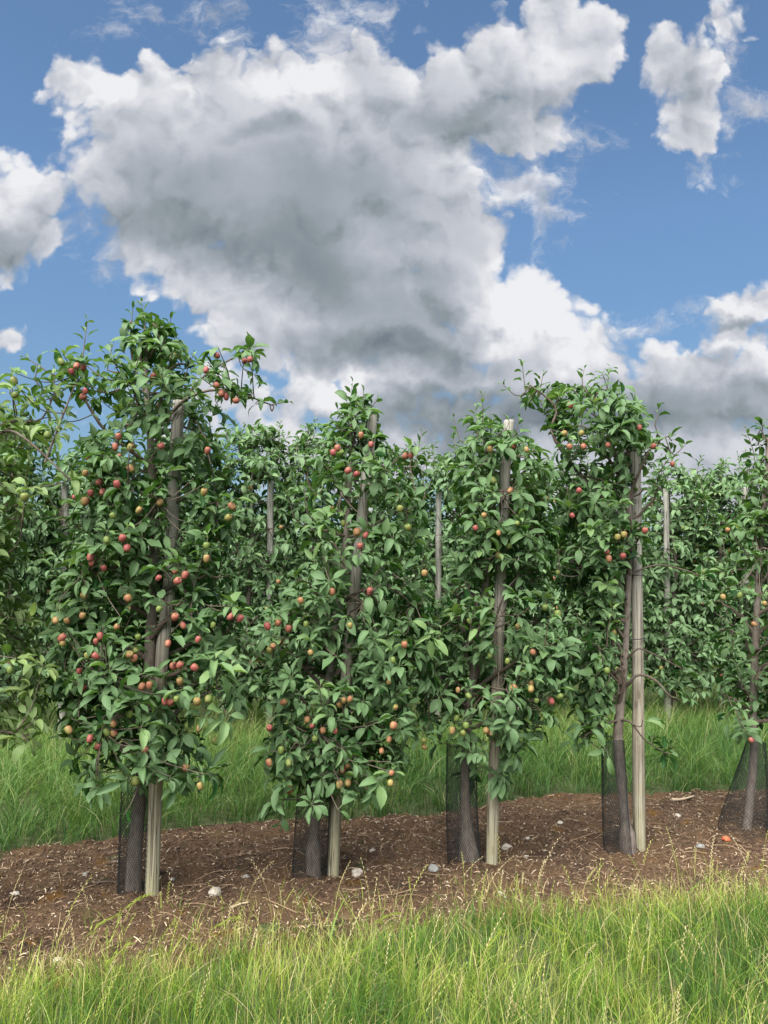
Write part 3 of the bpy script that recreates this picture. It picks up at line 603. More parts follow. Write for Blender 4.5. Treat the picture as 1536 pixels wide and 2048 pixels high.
front_tree(14, 'sparse front-row apple tree, dark trunk bare below a high arching crown', (1256, 1712),
    [(1254,1670), (1250,1640), (1243,1560), (1236,1480), (1242,1400), (1251,1300), (1257,1150), (1256,1000), (1220,880), (1190,790)], (.046, .050, .044, .030, .029, .029, .029, .029, .027, .022, .019, .018, .018, .018, .016, .014, .011, .006),
    [(760,1025,1230), (800,1050,1240), (850,1085,1320), (900,1090,1350), (940,1095,1330), (1000,1100,1290), (1100,1105,1275), (1200,1130,1235), (1300,1150,1230), (1400,1150,1225), (1470,1150,1210)],
    30, 300, AP4, rand_apples=3, windows=[(1256,900,1290,1045), (1262,1125,1295,1720), (1225,1310,1270,1720), (1245,1130,1262,1310)],
    manual=[([(1250,1375,0), (1275,1350,-.08), (1310,1360,-.1), (1340,1392,-.1), (1372,1402,-.05)], .011, .003), ([(1252,1320,0), (1275,1298,-.08), (1300,1305,-.05), (1370,1340,.05)], .008, .003), ([(1240,1440,0), (1205,1450,-.1), (1165,1475,-.2)], .008, .003), ([(1238,1440,0), (1262,1445,-.1), (1290,1480,-.1), (1330,1505,-.05)], .007, .003),
            ([(1240,1400,0), (1210,1385,.05), (1170,1400,.1)], .006, .003), ([(1256,1050,0), (1170,960,-.05), (1105,870,-.08), (1112,815,-.1), (1060,770,-.1)], .015, .004), ([(1255,1150,0), (1320,1130,.05), (1400,1150,.1)], .007, .003), ([(1256,1000,0), (1300,900,-.03), (1340,870,-.05)], .010, .003), ([(1252,1380,0), (1215,1340,-.1), (1195,1290,-.2)], .009, .003)],
    shoots=[(1050,780,-.1,-.15,1,.17,.075,.5), (1080,790,-.1,.1,1,.13,.075,.4), (1215,770,0,.15,1,.11,.08,.5), (1165,770,0,-.05,1,.1,.075,.4), (1310,850,-.05,.2,1,.12,.075,.45), (1350,910,-.05,.6,.6,.10,.075,.5), (1215,1290,-.25,.0,1,.24,.085,.8), (1270,900,-.05,.1,1,.13,.08,.4), (1030,790,-.1,-.6,.5,.10,.07,.4), (1120,1150,-.3,-.1,1,.15,.085,.6), (1080,1080,-.3,0,1,.13,.085,.65)],
    extras=[(1205,1440,-.25,5,.10,.75), (1170,1450,-.25,6,.10,.5), (1150,1480,-.25,5,.10,.2), (1215,1500,-.28,6,.105,.65), (1285,1440,-.3,5,.105,.75), (1240,770,-.15,4,.11,.4), (1225,800,-.15,4,.12,.3), (1190,1350,-.25,6,.085,.5), (1372,1395,-.05,6,.06,.45), (1350,1380,-.08,4,.055,.4), (1400,1150,.1,5,.06,.4), (1330,1500,0,5,.06,.4), (1340,1490,0,5,.06,.4), (1310,1470,-.05,5,.05,.4), (1120,790,-.08,8,.08,.25), (1165,790,0,9,.08,.25), (1200,790,0,8,.08,.25), (1150,830,-.05,8,.08,.2), (1190,840,0,8,.08,.2)], gap=.42)
front_tree(15, 'apple tree cut by the right edge, its trunk in flared netting', (1492, 1672),
    [(1500,1600), (1508,1500), (1506,1420), (1515,1200), (1528,1000), (1540,850)], (.028, .026, .025, .024, .021, .015, .006),
    [(880,1515,1570), (950,1500,1620), (1050,1465,1680), (1150,1440,1720), (1250,1435,1740), (1350,1440,1740), (1420,1450,1740), (1470,1520,1700)],
    28, 270, "1508,1248m 1529,1207m 1446,1194m 1489,1435g 1502,1480r 1480,1190g 1455,1060m",
    windows=[(1480,1500,1530,1680)],
    manual=[([(1506,1425,0), (1470,1400,-.1), (1440,1385,-.1)], .009, .003)],
    shoots=[(1525,870,0,-.1,1,.10,.075,.4)],
    extras=[(1480,1450,-.15,6,.09,.4), (1495,1460,-.15,6,.09,.3), (1450,1440,-.1,5,.08,.4), (1460,1400,-.1,5,.07,.35), (1480,1460,-.1,3,.09,.05), (1525,850,0,6,.07,.4), (1530,880,0,6,.08,.35), (1520,910,0,6,.08,.35)])
front_tree(10, 'pale leaved apple tree reaching in from beyond the left edge, with a bare reddish limb', (-130, 1850),
    [(-125,1700), (-118,1500), (-110,1300), (-105,1100), (-100,950), (-90,820)], (.035, .03, .028, .027, .024, .018, .008),
    [(800,-160,20), (840,-200,90), (880,-220,95), (950,-260,60), (1050,-270,30), (1150,-270,35), (1250,-280,60), (1330,-280,90), (1400,-280,85), (1480,-270,60)],
    28, 250, "49,994g 30,790g 95,870g 20,1340g",
    manual=[([(-105,980,0), (-30,890,-.05), (15,862,-.08), (60,885,-.1), (140,960,-.1)], .010, .004), ([(-105,960,0), (0,850,.05), (80,840,.05), (110,780,.05)], .009, .003), ([(-118,1500,0), (-20,1466,-.1), (25,1466,-.15), (60,1480,-.15)], .008, .003), ([(-110,1200,0), (-20,1130,0), (40,1080,0), (38,990,0)], .007, .003), ([(90,925,-.1), (130,820,-.05), (150,770,-.05)], .006, .003)],
    shoots=[(25,790,-.05,-.1,1,.1,.07,.6), (110,790,.05,0,1,.12,.07,.6), (70,760,.05,.1,1,.08,.065,.5), (45,1040,-.1,0,1,.15,.07,.8)],
    extras=[(20,780,0,6,.07,.5), (55,810,0,7,.07,.45), (80,790,.05,7,.07,.45), (110,800,.05,7,.07,.4), (100,840,.05,7,.075,.4), (45,860,0,7,.07,.5), (120,860,-.1,6,.08,.45), (60,1240,0,6,.08,.6), (85,1330,-.1,8,.08,.65), (60,1380,-.1,7,.08,.65), (70,1440,-.15,6,.08,.6), (45,1470,-.15,5,.09,.7)], mat=LEAFP, tint=.28, nshoot=1, L=.076)

# ------------------------------------------------------------------ posts
def post(label, base, path, r, seed, Y=None, wood=None, group='round wooden posts holding the apple trees'):
    org = G(*base); Y = org[1] if Y is None else Y; rng = np.random.default_rng(seed)
    if Y != org[1]: org = np.array([D(base[0], base[1], Y)[0], Y, 0.])
    p = smooth_path([org-np.array([0, 0, .06])]+[D(x, y, Y) for x, y in path], 60); k = 40
    th = np.arange(k)*2*math.pi/k; zz = p[:, 2][:, None]*np.ones(k); V = []
    rad = r*np.linspace(1.05, .93, 60)[:, None]*(1+.06*(vn(np.cos(th)[None]*1.3+seed+zz*0, zz*1.4+np.sin(th)[None]*1.3, seed)-.5)+.075*(vn(th[None]*4.5+zz*.25, zz*.8, seed+3)-.5))
    V = p[:, None]+np.stack([np.cos(th)[None]*rad, np.sin(th)[None]*rad, np.zeros_like(rad)], -1)-org
    V = V.reshape(-1, 3); top = V[-k:]; c = top.mean(0)
    rings = [V]; 
    rings.append(c+(top-c)*.90+np.array([0, 0, .004])); rings.append(c+(top-c)*.4+np.array([0, 0, .005])); rings.append(c+(top-c)*.02+np.array([0, 0, .005]))
    V = np.vstack(rings); n = 63; i = np.arange(n-1)[:, None]*k; j = np.arange(k)[None]
    F = np.stack([i+j, i+(j+1) % k, i+k+(j+1) % k, i+k+j], -1).reshape(-1, 4)
    o = link('wooden_post', mesh_data('wooden_post', V, F, wood or WOOD), None, Vector(org)); tag(o, label, 'post', group); return org
post('weathered round post in front of the tallest left apple tree, pale at its foot', (303, 1802), [(312,1550), (325,1300), (340,1150), (349,950), (358,803)], .033, 1)
post('short leaning post behind the narrow pointed apple tree', (665, 1760), [(672,1600), (690,1380), (705,1220), (728,1000), (745,832)], .031, 2)
post('round post with a dark leaf tuft on its lower part, right of swollen netted trunk', (983, 1735), [(990,1500), (1000,1200), (1010,950), (1018,842)], .031, 3)
post('straight pale post fully in view beside the bare dark trunk', (1279, 1703), [(1277,1500), (1275,1300), (1273,1100), (1271,905)], .034, 4)
post('post showing as a thin strip at the right edge of the picture', (1552, 1668), [(1548,1300), (1541,880)], .035, 5)
post('post outside the left edge holding the pale leaved tree', (-80, 1840), [(-60,1300), (-40,860)], .036, 6)
r2 = [(130, 968, 127, 'pale post standing among the far trees, left of the tallest tree'), (345, 990, 343, 'post hidden behind the tallest left tree'), (541, 962, 540, 'grey post in the gap between the first two front trees'), (699, 992, 697, 'post behind the narrow pointed tree, in the second row'),
      (877, 980, 876, 'thin pale post seen between the narrow tree and the netted third tree'), (1038, 1092, 1040, 'short pale post just right of the third front post'), (1196, 1150, 1197, 'low post end seen left of the bare dark trunk, second row'), (1332, 978, 1335, 'grey post in second row, right of the straight front post'), (1490, 975, 1493, 'post top poking out of the foliage near the right edge')]
for k, (x, yt, xb, lb) in enumerate(r2):
    X_ = 0
    for _ in range(8): Yp = rowline(1, X_); X_ = D(x, 1100, Yp)[0]
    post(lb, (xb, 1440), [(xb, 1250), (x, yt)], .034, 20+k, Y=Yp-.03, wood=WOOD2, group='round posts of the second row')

# ------------------------------------------------------------------ second row
def row2_tree(seed, x_px, ztop, label, ncl=470, tint=.34, mat=None, wl=.52, wr=.52, win=()):
    ztop += .24
    X_ = 0
    for _ in range(8): Yp = rowline(1, X_); X_ = D(x_px, 1100, Yp)[0]
    org = np.array([X_, Yp, 0.]); rng = np.random.default_rng(seed)
    trunk = [org+np.array([rng.normal(0, .03), 0, z]) if z else org for z in np.linspace(0, ztop-.25, 7)]
    prof = [(.42, X_-wl*.7, X_+wr*.7), (.8, X_-wl, X_+wr), (1.3, X_-wl*1.05, X_+wr*1.05), (1.9, X_-wl*.95, X_+wr*.95), (ztop-.45, X_-wl*.85, X_+wr*.85), (ztop-.15, X_-wl*.45, X_+wr*.45), (ztop, X_-.1, X_+.1)]
    sh = [((X_+rng.uniform(-.4, .4), Yp+rng.uniform(-.2, .2), ztop-.28+rng.uniform(-.1, .1)), (rng.normal(0, .3), 0, 1), rng.uniform(.2, .38), .085, .5) for _ in range(7)]
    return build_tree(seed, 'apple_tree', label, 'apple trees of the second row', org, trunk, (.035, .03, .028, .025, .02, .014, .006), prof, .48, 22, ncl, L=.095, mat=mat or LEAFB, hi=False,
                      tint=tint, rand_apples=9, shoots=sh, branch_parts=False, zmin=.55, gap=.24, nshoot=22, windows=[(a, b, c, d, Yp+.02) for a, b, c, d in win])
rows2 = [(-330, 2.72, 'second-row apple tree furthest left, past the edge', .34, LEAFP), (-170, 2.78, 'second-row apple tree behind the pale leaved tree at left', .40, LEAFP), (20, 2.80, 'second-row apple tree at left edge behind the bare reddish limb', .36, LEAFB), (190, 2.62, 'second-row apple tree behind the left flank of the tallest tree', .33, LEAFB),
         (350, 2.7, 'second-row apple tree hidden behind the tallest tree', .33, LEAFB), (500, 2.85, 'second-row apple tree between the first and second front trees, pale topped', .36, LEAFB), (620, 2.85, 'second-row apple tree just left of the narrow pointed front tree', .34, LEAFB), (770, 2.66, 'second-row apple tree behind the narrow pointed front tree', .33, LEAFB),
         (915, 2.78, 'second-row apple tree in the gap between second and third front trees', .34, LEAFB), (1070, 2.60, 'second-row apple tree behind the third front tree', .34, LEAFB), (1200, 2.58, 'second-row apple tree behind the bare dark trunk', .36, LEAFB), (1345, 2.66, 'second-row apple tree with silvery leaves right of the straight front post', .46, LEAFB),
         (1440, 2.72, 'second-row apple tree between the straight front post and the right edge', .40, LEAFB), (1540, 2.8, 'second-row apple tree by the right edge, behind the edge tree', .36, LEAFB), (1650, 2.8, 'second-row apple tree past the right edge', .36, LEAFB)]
W2 = [(116,966,142,1078), (530,960,551,1105), (690,990,710,1100), (868,982,886,1195), (1030,1092,1048,1160), (1322,978,1344,1108), (1482,975,1504,1010)]
for k, (x, zt, lb, ti, mt) in enumerate(rows2): row2_tree(40+k, x, zt, lb, tint=ti, mat=mt, win=W2)

# ------------------------------------------------------------------ rows further back: three trees, copied
far_lab = 'apple tree of the far rows, a dark green mass glimpsed behind the second row'
protos = []
for k in range(3):
    org = np.array([0, 0, 0.]); rng = np.random.default_rng(90+k); zt = 2.6+.12*k
    prof = [(.4, -.35, .35), (.9, -.5, .5), (1.8, -.5, .5), (zt-.4, -.4, .4), (zt, -.1, .1)]
    tr_ = [(0, 0, z) for z in np.linspace(0, zt-.25, 6)]
    sh = [((rng.uniform(-.35, .35), 0, zt-.3), (rng.normal(0, .3), 0, 1), .3, .09, .5) for _ in range(5)]
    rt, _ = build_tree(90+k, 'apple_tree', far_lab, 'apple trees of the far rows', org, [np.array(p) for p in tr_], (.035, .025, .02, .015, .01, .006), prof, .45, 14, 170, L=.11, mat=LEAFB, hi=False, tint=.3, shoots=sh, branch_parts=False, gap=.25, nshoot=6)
    protos.append(rt)
used = set(); rr_ = random.Random(5)
for row in (2, 3, 4):
    x = -6.0-1.8*row
    while x < 7+2.2*row:
        k = rr_.randrange(3); src = protos[k]
        if k in used:
            o = src.copy(); COL.objects.link(o)
            for ch in src.children:
                c = ch.copy(); COL.objects.link(c); c.parent = o
        else: o = src; used.add(k)
        o.location = (x+rr_.uniform(-.1, .1), rowline(row, x), 0); o.rotation_euler = (0, 0, rr_.uniform(0, 6.28)); s_ = rr_.uniform(.96, 1.06); o.scale = (s_, s_, s_)
        x += .92

# ------------------------------------------------------------------ net guards round the trunks
def guard(label, top, bot, Yb, seed):
    """top / bot: (x_left, x_right, y) in the photograph"""
    rng = np.random.default_rng(seed); g = Geo()
    b0 = D(bot[0], bot[2], Yb); b1 = D(bot[1], bot[2], Yb); t0 = D(top[0], top[2], Yb); t1 = D(top[1], top[2], Yb)
    cb_ = (b0+b1)/2; ct = (t0+t1)/2; rb = (b1[0]-b0[0])/2; rt = (t1[0]-t0[0])/2; cb_[2] = .0; H = ct[2]
    N = 46; m = 46; turns = H/.0125/2/N*1.0
    f = np.linspace(0, 1, m)
    def surf(th, f):
        r = rb+(rt-rb)*f; r = r*(1+.06*np.sin(2*th+seed)+.05*np.sin(3*th+f*5+seed)); 
        return np.stack([cb_[0]+(ct[0]-cb_[0])*f+r*np.cos(th), cb_[1]+(ct[1]-cb_[1])*f+r*np.sin(th)*.9, .015+H*f+.008*np.sin(th*2+seed)], -1)
    wd = .00095
    for s_ in (-1, 1):
        for k in range(N):
            th = 2*math.pi*k/N+s_*2*math.pi*turns*f; C = surf(th, f); nrm = np.stack([np.cos(th), np.sin(th), 0*th], -1); tn = unit(np.gradient(C, axis=0)); sdv = unit(np.cross(tn, nrm))*wd
            off = nrm*.0008*s_
            V = np.stack([C-sdv+off, C+off+nrm*.0009, C+sdv+off], 1).reshape(-1, 3)
            i = np.arange(m-1)[:, None]*3; j = np.arange(2)[None]; g.add(V, np.stack([i+j, i+j+1, i+3+j+1, i+3+j], -1).reshape(-1, 4))
    th = np.linspace(0, 2*math.pi, 41)
    for ff in (1.,): g.tube(surf(th, np.full(41, ff)), .0022, 6, cap=False)
    for a in (3.14, 0.05): g.tube(surf(np.full(20, a), np.linspace(0, 1, 20)), .0022, 6)
    org = np.array([cb_[0], cb_[1], 0]); g.V = [v-org for v in g.V]
    o = link('tree_guard', g.data('tree_guard', NET), None, Vector(org)); tag(o, label, 'tree guard', 'black net guards round the trunks')
gy = lambda x, y: G(x, y)[1]
guard('black net guard leaning round the tallest left tree, against its post', (248,300,1548), (236,292,1800), gy(266,1803), 1)
guard('black net guard round the narrow second tree, tilted to the right', (607,668,1505), (584,650,1756), gy(627,1764), 2)
guard('upright black net guard round the trunk with swollen base', (893,950,1492), (896,960,1732), gy(940,1733), 3)
guard('black net guard round the bare dark trunk next to the straight post', (1202,1246,1485), (1208,1264,1704), gy(1256,1712), 4)
guard('flared cone-like black net guard by the right edge', (1492,1530,1488), (1434,1540,1672), gy(1492,1672), 5)
guard('black net guard past the left edge', (-145,-90,1560), (-155,-95,1845), gy(-130,1850), 6)

# ------------------------------------------------------------------ ties
def tie(label, px, py, rad, base, dx=0, sx=1.0, group='black ties on the posts'):
    Yt = gy(*base); c = D(px, py, Yt); th = np.linspace(0, 2*math.pi, 33)
    P = np.stack([dx/2+np.cos(th)*rad*sx, np.sin(th)*rad*1.06, .004*np.sin(th+1)], -1); g = Geo(); g.tube(P, .0028, 6, cap=False)
    g.tube([(rad*sx+dx/2, 0, -.002), (rad*sx+dx/2+.018, -.012, -.012), (rad*sx+dx/2+.025, -.014, -.03)], .0022, 6)
    o = link('tree_tie', g.data('tree_tie', TIE), None, Vector(c)); tag(o, label, 'tie', group)
tie('black tie looped round the third front post near its top', 1008, 1018, .042, (983,1735), -.005)
tie('black wire tie joining straight front post and bare trunk, upper', 1270, 1150, .060, (1279,1703), -.01)
tie('black wire tie joining straight front post and bare trunk, lower', 1268, 1276, .066, (1279,1703), -.01)
tie('thin tie round the grey second-row post between first and second trees', 541, 1045, .037, (541,1440))

# ------------------------------------------------------------------ grass
class Grass:
    def __init__(s): s.V = []; s.F = []; s.T = []; s.n = 0
    def blades(s, B, h, az, bend, wd, tint, seg=4, rng=None):
        n = len(B); tt = np.linspace(0, 1, seg+1); ld = np.stack([np.cos(az), np.sin(az), 0*az], -1)
        fa = rng.uniform(0, 6.28, n); sd_ = np.stack([np.cos(fa), np.sin(fa), 0*fa], -1)
        z = h[:, None]*(tt-.32*bend[:, None]*tt**2.2)
        C = B[:, None]+ld[:, None]*(bend*h)[:, None, None]*(tt**2)[None, :, None]*.8
        C[..., 2] += z
        w_ = wd[:, None]*(1-tt**1.6*.97)*np.where(tt == 0, .7, 1.)
        V = np.stack([C-sd_[:, None]*w_[..., None]/2, C+sd_[:, None]*w_[..., None]/2], 2)
        s.addV(V.reshape(n, -1, 3), seg, np.repeat(tint[:, None], (seg+1)*2, 1)+np.repeat((tt-.5)*.14, 2)[None])
    def addV(s, V, seg, T):
        n, k, _ = V.shape; i = np.arange(seg)*2
        F = (np.arange(n)[:, None, None]*k+np.stack([i, i+1, i+3, i+2], -1)[None]).reshape(-1, 4)
        s.V.append(V.reshape(-1, 3)); s.F.append(F+s.n); s.T.append(T.ravel()); s.n += n*k
    def data(s, name, mat): return mesh_data(name, np.vstack(s.V), np.vstack(s.F), mat, {'tint': np.clip(np.concatenate(s.T), 0, 1)})
def tufted(rng, n, xr, yr, spread, per=9):
    m = n//per; cx = rng.uniform(*xr, m); cy = rng.uniform(*yr, m); ca = rng.uniform(0, 6.28, m); idx = np.repeat(np.arange(m), per)
    x = cx[idx]+rng.normal(0, spread, m*per); y = cy[idx]+rng.normal(0, spread, m*per); return x, y, ca[idx], idx
rng = np.random.default_rng(3)
gA = Grass()
x, y, ca, idx = tufted(rng, 120000, (-3.6, 4.6), (1.0, 4.3), .026)
d = yfront(x)-y; keep = (d+.34*(fbm(x*4.4, y*4.4, 77)-.5) > rng.uniform(-.16, .10, len(x))) & (abs(x) < y*.62+1.0); x, y, ca, d = x[keep], y[keep], ca[keep], d[keep]; n = len(x)
pat = fbm(x*1.6+3, y*1.6, 21)
h = (.07+.12*np.clip(d/.5, 0, 1)+.05*rng.random(n))*(.30+1.4*pat)*rng.uniform(.5, 1.3, n)
az = ca+rng.normal(0, .7, n); bend = rng.uniform(.1, 1.2, n)**1.2
p2 = fbm(x*3.3+9, y*3.3, 55); ti = .33+1.35*(p2-.47)+rng.normal(0, .20, n)+.4*np.clip(.35-d, 0, 1); ti = np.where(rng.random(n) < .11+.25*np.clip(.3-d, 0, .3), rng.uniform(.78, 1., n), ti)
gA.blades(np.stack([x, y, 0*x-.005], -1), h, az, bend, rng.uniform(.0016, .0045, n), ti, 4, rng)
def stalks(gr, n, xr, yr, cond, hr, rng, tr, head=True, wd=.0022):
    x = rng.uniform(*xr, n); y = rng.uniform(*yr, n); k = cond(x, y); x, y = x[k], y[k]; n = len(x)
    h = rng.uniform(*hr, n); az = rng.uniform(-1.2, 1.2, n)+np.where(rng.random(n) < .25, 3.14, 0); bend = rng.uniform(.05, .55, n); ti = rng.uniform(*tr, n)
    gr.blades(np.stack([x, y, 0*x], -1), h, az, bend, np.full(n, wd), ti, 7, rng)
    if not head: return
    m = 13; f = np.linspace(.62, .99, m)                       # rye spikelets alternate left and right of the stalk
    ld = np.stack([np.cos(az), np.sin(az), 0*az], -1)
    C = np.stack([x, y, 0*x], -1)[:, None]+ld[:, None]*(bend*h)[:, None, None]*(f**2)[None, :, None]*.8; C[..., 2] += h[:, None]*(f-.32*bend[:, None]*f**2.2)
    T = unit(np.gradient(C, axis=1)); fa = rng.uniform(0, 6.28, n); sd_ = np.stack([np.cos(fa), np.sin(fa), 0*fa], -1)[:, None]*np.where(np.arange(m) % 2, 1, -1)[None, :, None]
    ln = .013; dv = unit(T*.88+sd_*.45); cr_ = np.cross(dv, [0.3, .8, .2]); cr_ = unit(cr_)
    C = C.reshape(-1, 3); dv = dv.reshape(-1, 3); cr_ = cr_.reshape(-1, 3)
    V = np.stack([C, C, C+dv*ln*.5-cr_*.0016, C+dv*ln*.5+cr_*.0016, C+dv*ln, C+dv*ln+cr_*.0001], 1)
    gr.addV(V, 2, np.repeat(np.repeat(ti, m)[:, None]+.06, 6, 1))
stalks(gA, 650, (-3, 4), (1.6, 4.4), lambda x, y: (y < yfront(x)+.10), (.20, .42), rng, (.50, .95))
stalks(gA, 230, (-3, 4), (2.6, 4.4), lambda x, y: (y < yfront(x)+.30) & (y > yfront(x)-.25), (.15, .36), rng, (.62, .98))
stalks(gA, 320, (-3, 4), (2.2, 4.4), lambda x, y: (y < yfront(x)+.22) & (y > yfront(x)-.5), (.08, .25), rng, (.75, 1.), False, .0016)
n = 16000; x, y = rng.uniform(-3, 4.4, n), rng.uniform(2.4, 5., n); d = y-yfront(x)          # thin growth creeping on to the soil
k = (d > -.15) & (d < .42) & (fbm(x*5, y*5, 61)+.18*rng.random(n) > .50+.30*d); x, y = x[k], y[k]; n = len(x)
gA.blades(np.stack([x, y, soil_z(x, y)-.004], -1), rng.uniform(.03, .13, n), rng.uniform(0, 6.28, n), rng.uniform(.2, 1.4, n), rng.uniform(.0016, .0036, n), np.where(rng.random(n) < .5, rng.uniform(.75, 1, n), rng.uniform(.2, .7, n)), 4, rng)
n = 5200; x, y = rng.uniform(-3.2, 4.2, n), rng.uniform(1.4, 4.3, n); k = (y < yfront(x)-.05) & (fbm(x*2.6, y*2.6, 66) > .47); x, y = x[k], y[k]; n = len(x)
gA.blades(np.stack([x, y, 0*x], -1), rng.uniform(.10, .26, n), rng.uniform(0, 6.28, n), rng.uniform(.4, 1.5, n), rng.uniform(.005, .0085, n), rng.uniform(.05, .5, n), 5, rng)
def panicle(x, y, az, h, bend, ti):                      # soft brome heads, drooping to one side
    f = np.linspace(0, 1, 12); ld = np.array([math.cos(az), math.sin(az), 0]); C = np.array([x, y, 0.])+ld*(bend*h*.8*f**2)[:, None]; C[:, 2] += h*(f-.32*bend*f**2.2)
    sd_ = np.array([-ld[1], ld[0], 0])*.0011; gA.addV(np.stack([C-sd_, C+sd_], 1).reshape(1, -1, 3), 11, np.full((1, 24), ti))
    for k in range(15):
        fk = .70+.30*k/14; i_ = fk*11; c = C[int(min(i_, 10))]*(1-i_ % 1)+C[int(min(i_, 10))+1]*(i_ % 1) if i_ < 11 else C[11]; tn = unit(C[min(int(i_)+1, 11)]-C[max(int(i_)-1, 0)])
        d = unit(tn+rng.normal(0, .22, 3)+[0, 0, -.15]); wv = unit(np.cross(d, [.2, 1, .3]))*.0028; c = c+rng.normal(0, .004, 3); l = .026
        gA.addV(np.stack([c, c+wv*.1, c+d*l*.4-wv, c+d*l*.4+wv, c+d*l, c+d*l+wv*.05], 0)[None], 2, np.full((1, 6), ti+.1))
for px, py, az, h, bd in ((200,1905,.2,.30,.8), (120,1985,.3,.34,.7), (380,1930,.1,.26,.9), (165,2040,.2,.30,.6), (700,1940,.1,.30,.8), (1180,1960,2.9,.28,.9), (640,2010,.5,.24,1.), (940,2000,.4,.28,.6), (1400,1950,2.6,.3,.6)):
    p = G(px, py); panicle(p[0], p[1], az, h, bd, .50)
tag(link('grass', gA.data('grass', GR1)), 'bright yellow green meadow grass with seed heads along the foreground', 'grass', kind='stuff')
gB = Grass()
x, y, ca, idx = tufted(rng, 125000, (-6.5, 8.5), (3.4, 9.6), .035, 11)
d = y-yback(x); far = rowline(1, x)+.3-y
keep = (d > rng.uniform(-.06, .12, len(x))) & (far > 0) & (abs(x) < y*.62+1.2); x, y, ca, d = x[keep], y[keep], ca[keep], d[keep]; n = len(x)
pat = fbm(x*1.1+30, y*1.1, 31)
h = (.16+.22*np.clip(d/1.2, 0, 1))*(.65+.7*pat)*rng.uniform(.6, 1.2, n)
ti = .20+.7*(pat-.45)+rng.normal(0, .14, n)+.28*np.clip(d/2.2, 0, 1); ti = np.where(rng.random(n) < .04, rng.uniform(.85, 1., n), ti)
gB.blades(np.stack([x, y, 0*x], -1), h, ca+rng.normal(0, .6, n), rng.uniform(.25, 1.5, n), rng.uniform(.0035, .007, n), ti, 4, rng)
stalks(gB, 1500, (-6, 8), (3.9, 9.), lambda x, y: (y > yback(x)+.1) & (y < rowline(1, x)), (.3, .58), rng, (.7, .98), True, .003)
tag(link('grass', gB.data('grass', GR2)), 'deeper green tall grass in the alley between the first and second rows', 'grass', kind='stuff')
gC = Grass(); x, y, ca, idx = tufted(rng, 40000, (-10, 13), (7.0, 15), .05, 11)
keep = (y > rowline(1, x)+.25) & (y < rowline(2, x)+.3) & (abs(x) < y*.62+1.2); x, y, ca = x[keep], y[keep], ca[keep]; n = len(x)
gC.blades(np.stack([x, y, 0*x], -1), rng.uniform(.2, .42, n), ca+rng.normal(0, .6, n), rng.uniform(.25, 1.3, n), rng.uniform(.006, .011, n), rng.uniform(.3, .8, n), 3, rng)
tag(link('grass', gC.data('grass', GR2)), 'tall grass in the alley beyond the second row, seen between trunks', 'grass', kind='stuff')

# ------------------------------------------------------------------ litter on the soil
CHIP = grass_material('dry_litter', [(0, (.08, .045, .027)), (.5, (.22, .14, .085)), (.8, (.38, .28, .175)), (1, (.54, .45, .32))], .0)
def strip_pts(n, rng, m=.06):
    x = rng.uniform(-4, 6, n); a = edge(fp, x)-.05; b = edge(bp, x)+.02; y = a+(b-a)*rng.random(n); return x, y, soil_z(x, y)
n = 42000; x, y, z = strip_pts(n, rng); g = Grass(); ln = rng.uniform(.006, .035, n)*rng.uniform(.5, 1.6, n); a = rng.uniform(0, 6.28, n); wd = rng.uniform(.0012, .004, n)
dv = np.stack([np.cos(a), np.sin(a), rng.normal(0, .22, n)], -1); sd_ = np.stack([-np.sin(a), np.cos(a), rng.normal(0, .4, n)], -1); C = np.stack([x, y, z+.004], -1)
V = np.stack([C-dv*ln[:, None]/2-sd_*wd[:, None]/2, C-dv*ln[:, None]/2+sd_*wd[:, None]/2, C+np.array([0, 0, .003])-sd_*wd[:, None]*.6, C+np.array([0, 0, .003])+sd_*wd[:, None]*.6, C+dv*ln[:, None]/2-sd_*wd[:, None]*.4, C+dv*ln[:, None]/2+sd_*wd[:, None]*.4], 1)
g.addV(V, 2, np.repeat((rng.random(n)**1.5)[:, None], 6, 1))
tag(link('litter', g.data('litter', CHIP)), 'dry wood chips and leaf scraps scattered over the brown soil strip', 'litter', kind='stuff')
g = Geo(); n = 620; x, y, z = strip_pts(n, rng)
for k in range(n):
    a = rng.uniform(0, 3.14); l = rng.uniform(.05, .22); c = np.array([x[k], y[k], z[k]+.006]); dv = np.array([math.cos(a), math.sin(a), 0]); m = rng.normal(0, .007, 3)
    P = [c-dv*l/2, c+m*[1, 1, .3]+[0, 0, .006], c+dv*l/2]
    for q_ in (0, 2): P[q_] = np.array([P[q_][0], P[q_][1], soil_z(P[q_][0], P[q_][1])+.004])
    g.tube(smooth_path(P, 6), rng.uniform(.0009, .0024), 5, a=float(rng.random()*.75))
tag(link('fallen_twigs', g.data('fallen_twigs', CHIP)), 'thin dead twigs lying all over the brown soil strip', 'twigs', kind='stuff')
def stone_mesh(rng, sx, sy, sz, mat, name, sub=2):
    import bmesh
    bm = bmesh.new(); bmesh.ops.create_icosphere(bm, subdivisions=sub, radius=1)
    ph = rng.uniform(0, 6, 6)
    for v in bm.verts:
        c = v.co; f = 1+.16*math.sin(c.x*2.3+ph[0])+.13*math.sin(c.y*3.1+ph[1])+.10*math.sin(c.z*4.2+ph[2])+.07*math.sin(c.x*7+ph[3])*math.sin(c.y*6+ph[4])
        for ax_, lim in ((Vector((.6, .3, .74)), .82), (Vector((-.7, .5, .5)), .8), (Vector((.1, -.9, .42)), .84)):
            dd = c.normalized().dot(ax_); 
            if dd*f > lim: f *= lim/(dd*f)
        v.co = Vector((c.x*f*sx, c.y*f*sy, c.z*f*sz))
    me = bpy.data.meshes.new(name); bm.to_mesh(me); bm.free(); me.materials.append(mat)
    me.polygons.foreach_set('use_smooth', np.zeros(len(me.polygons), bool)); return me
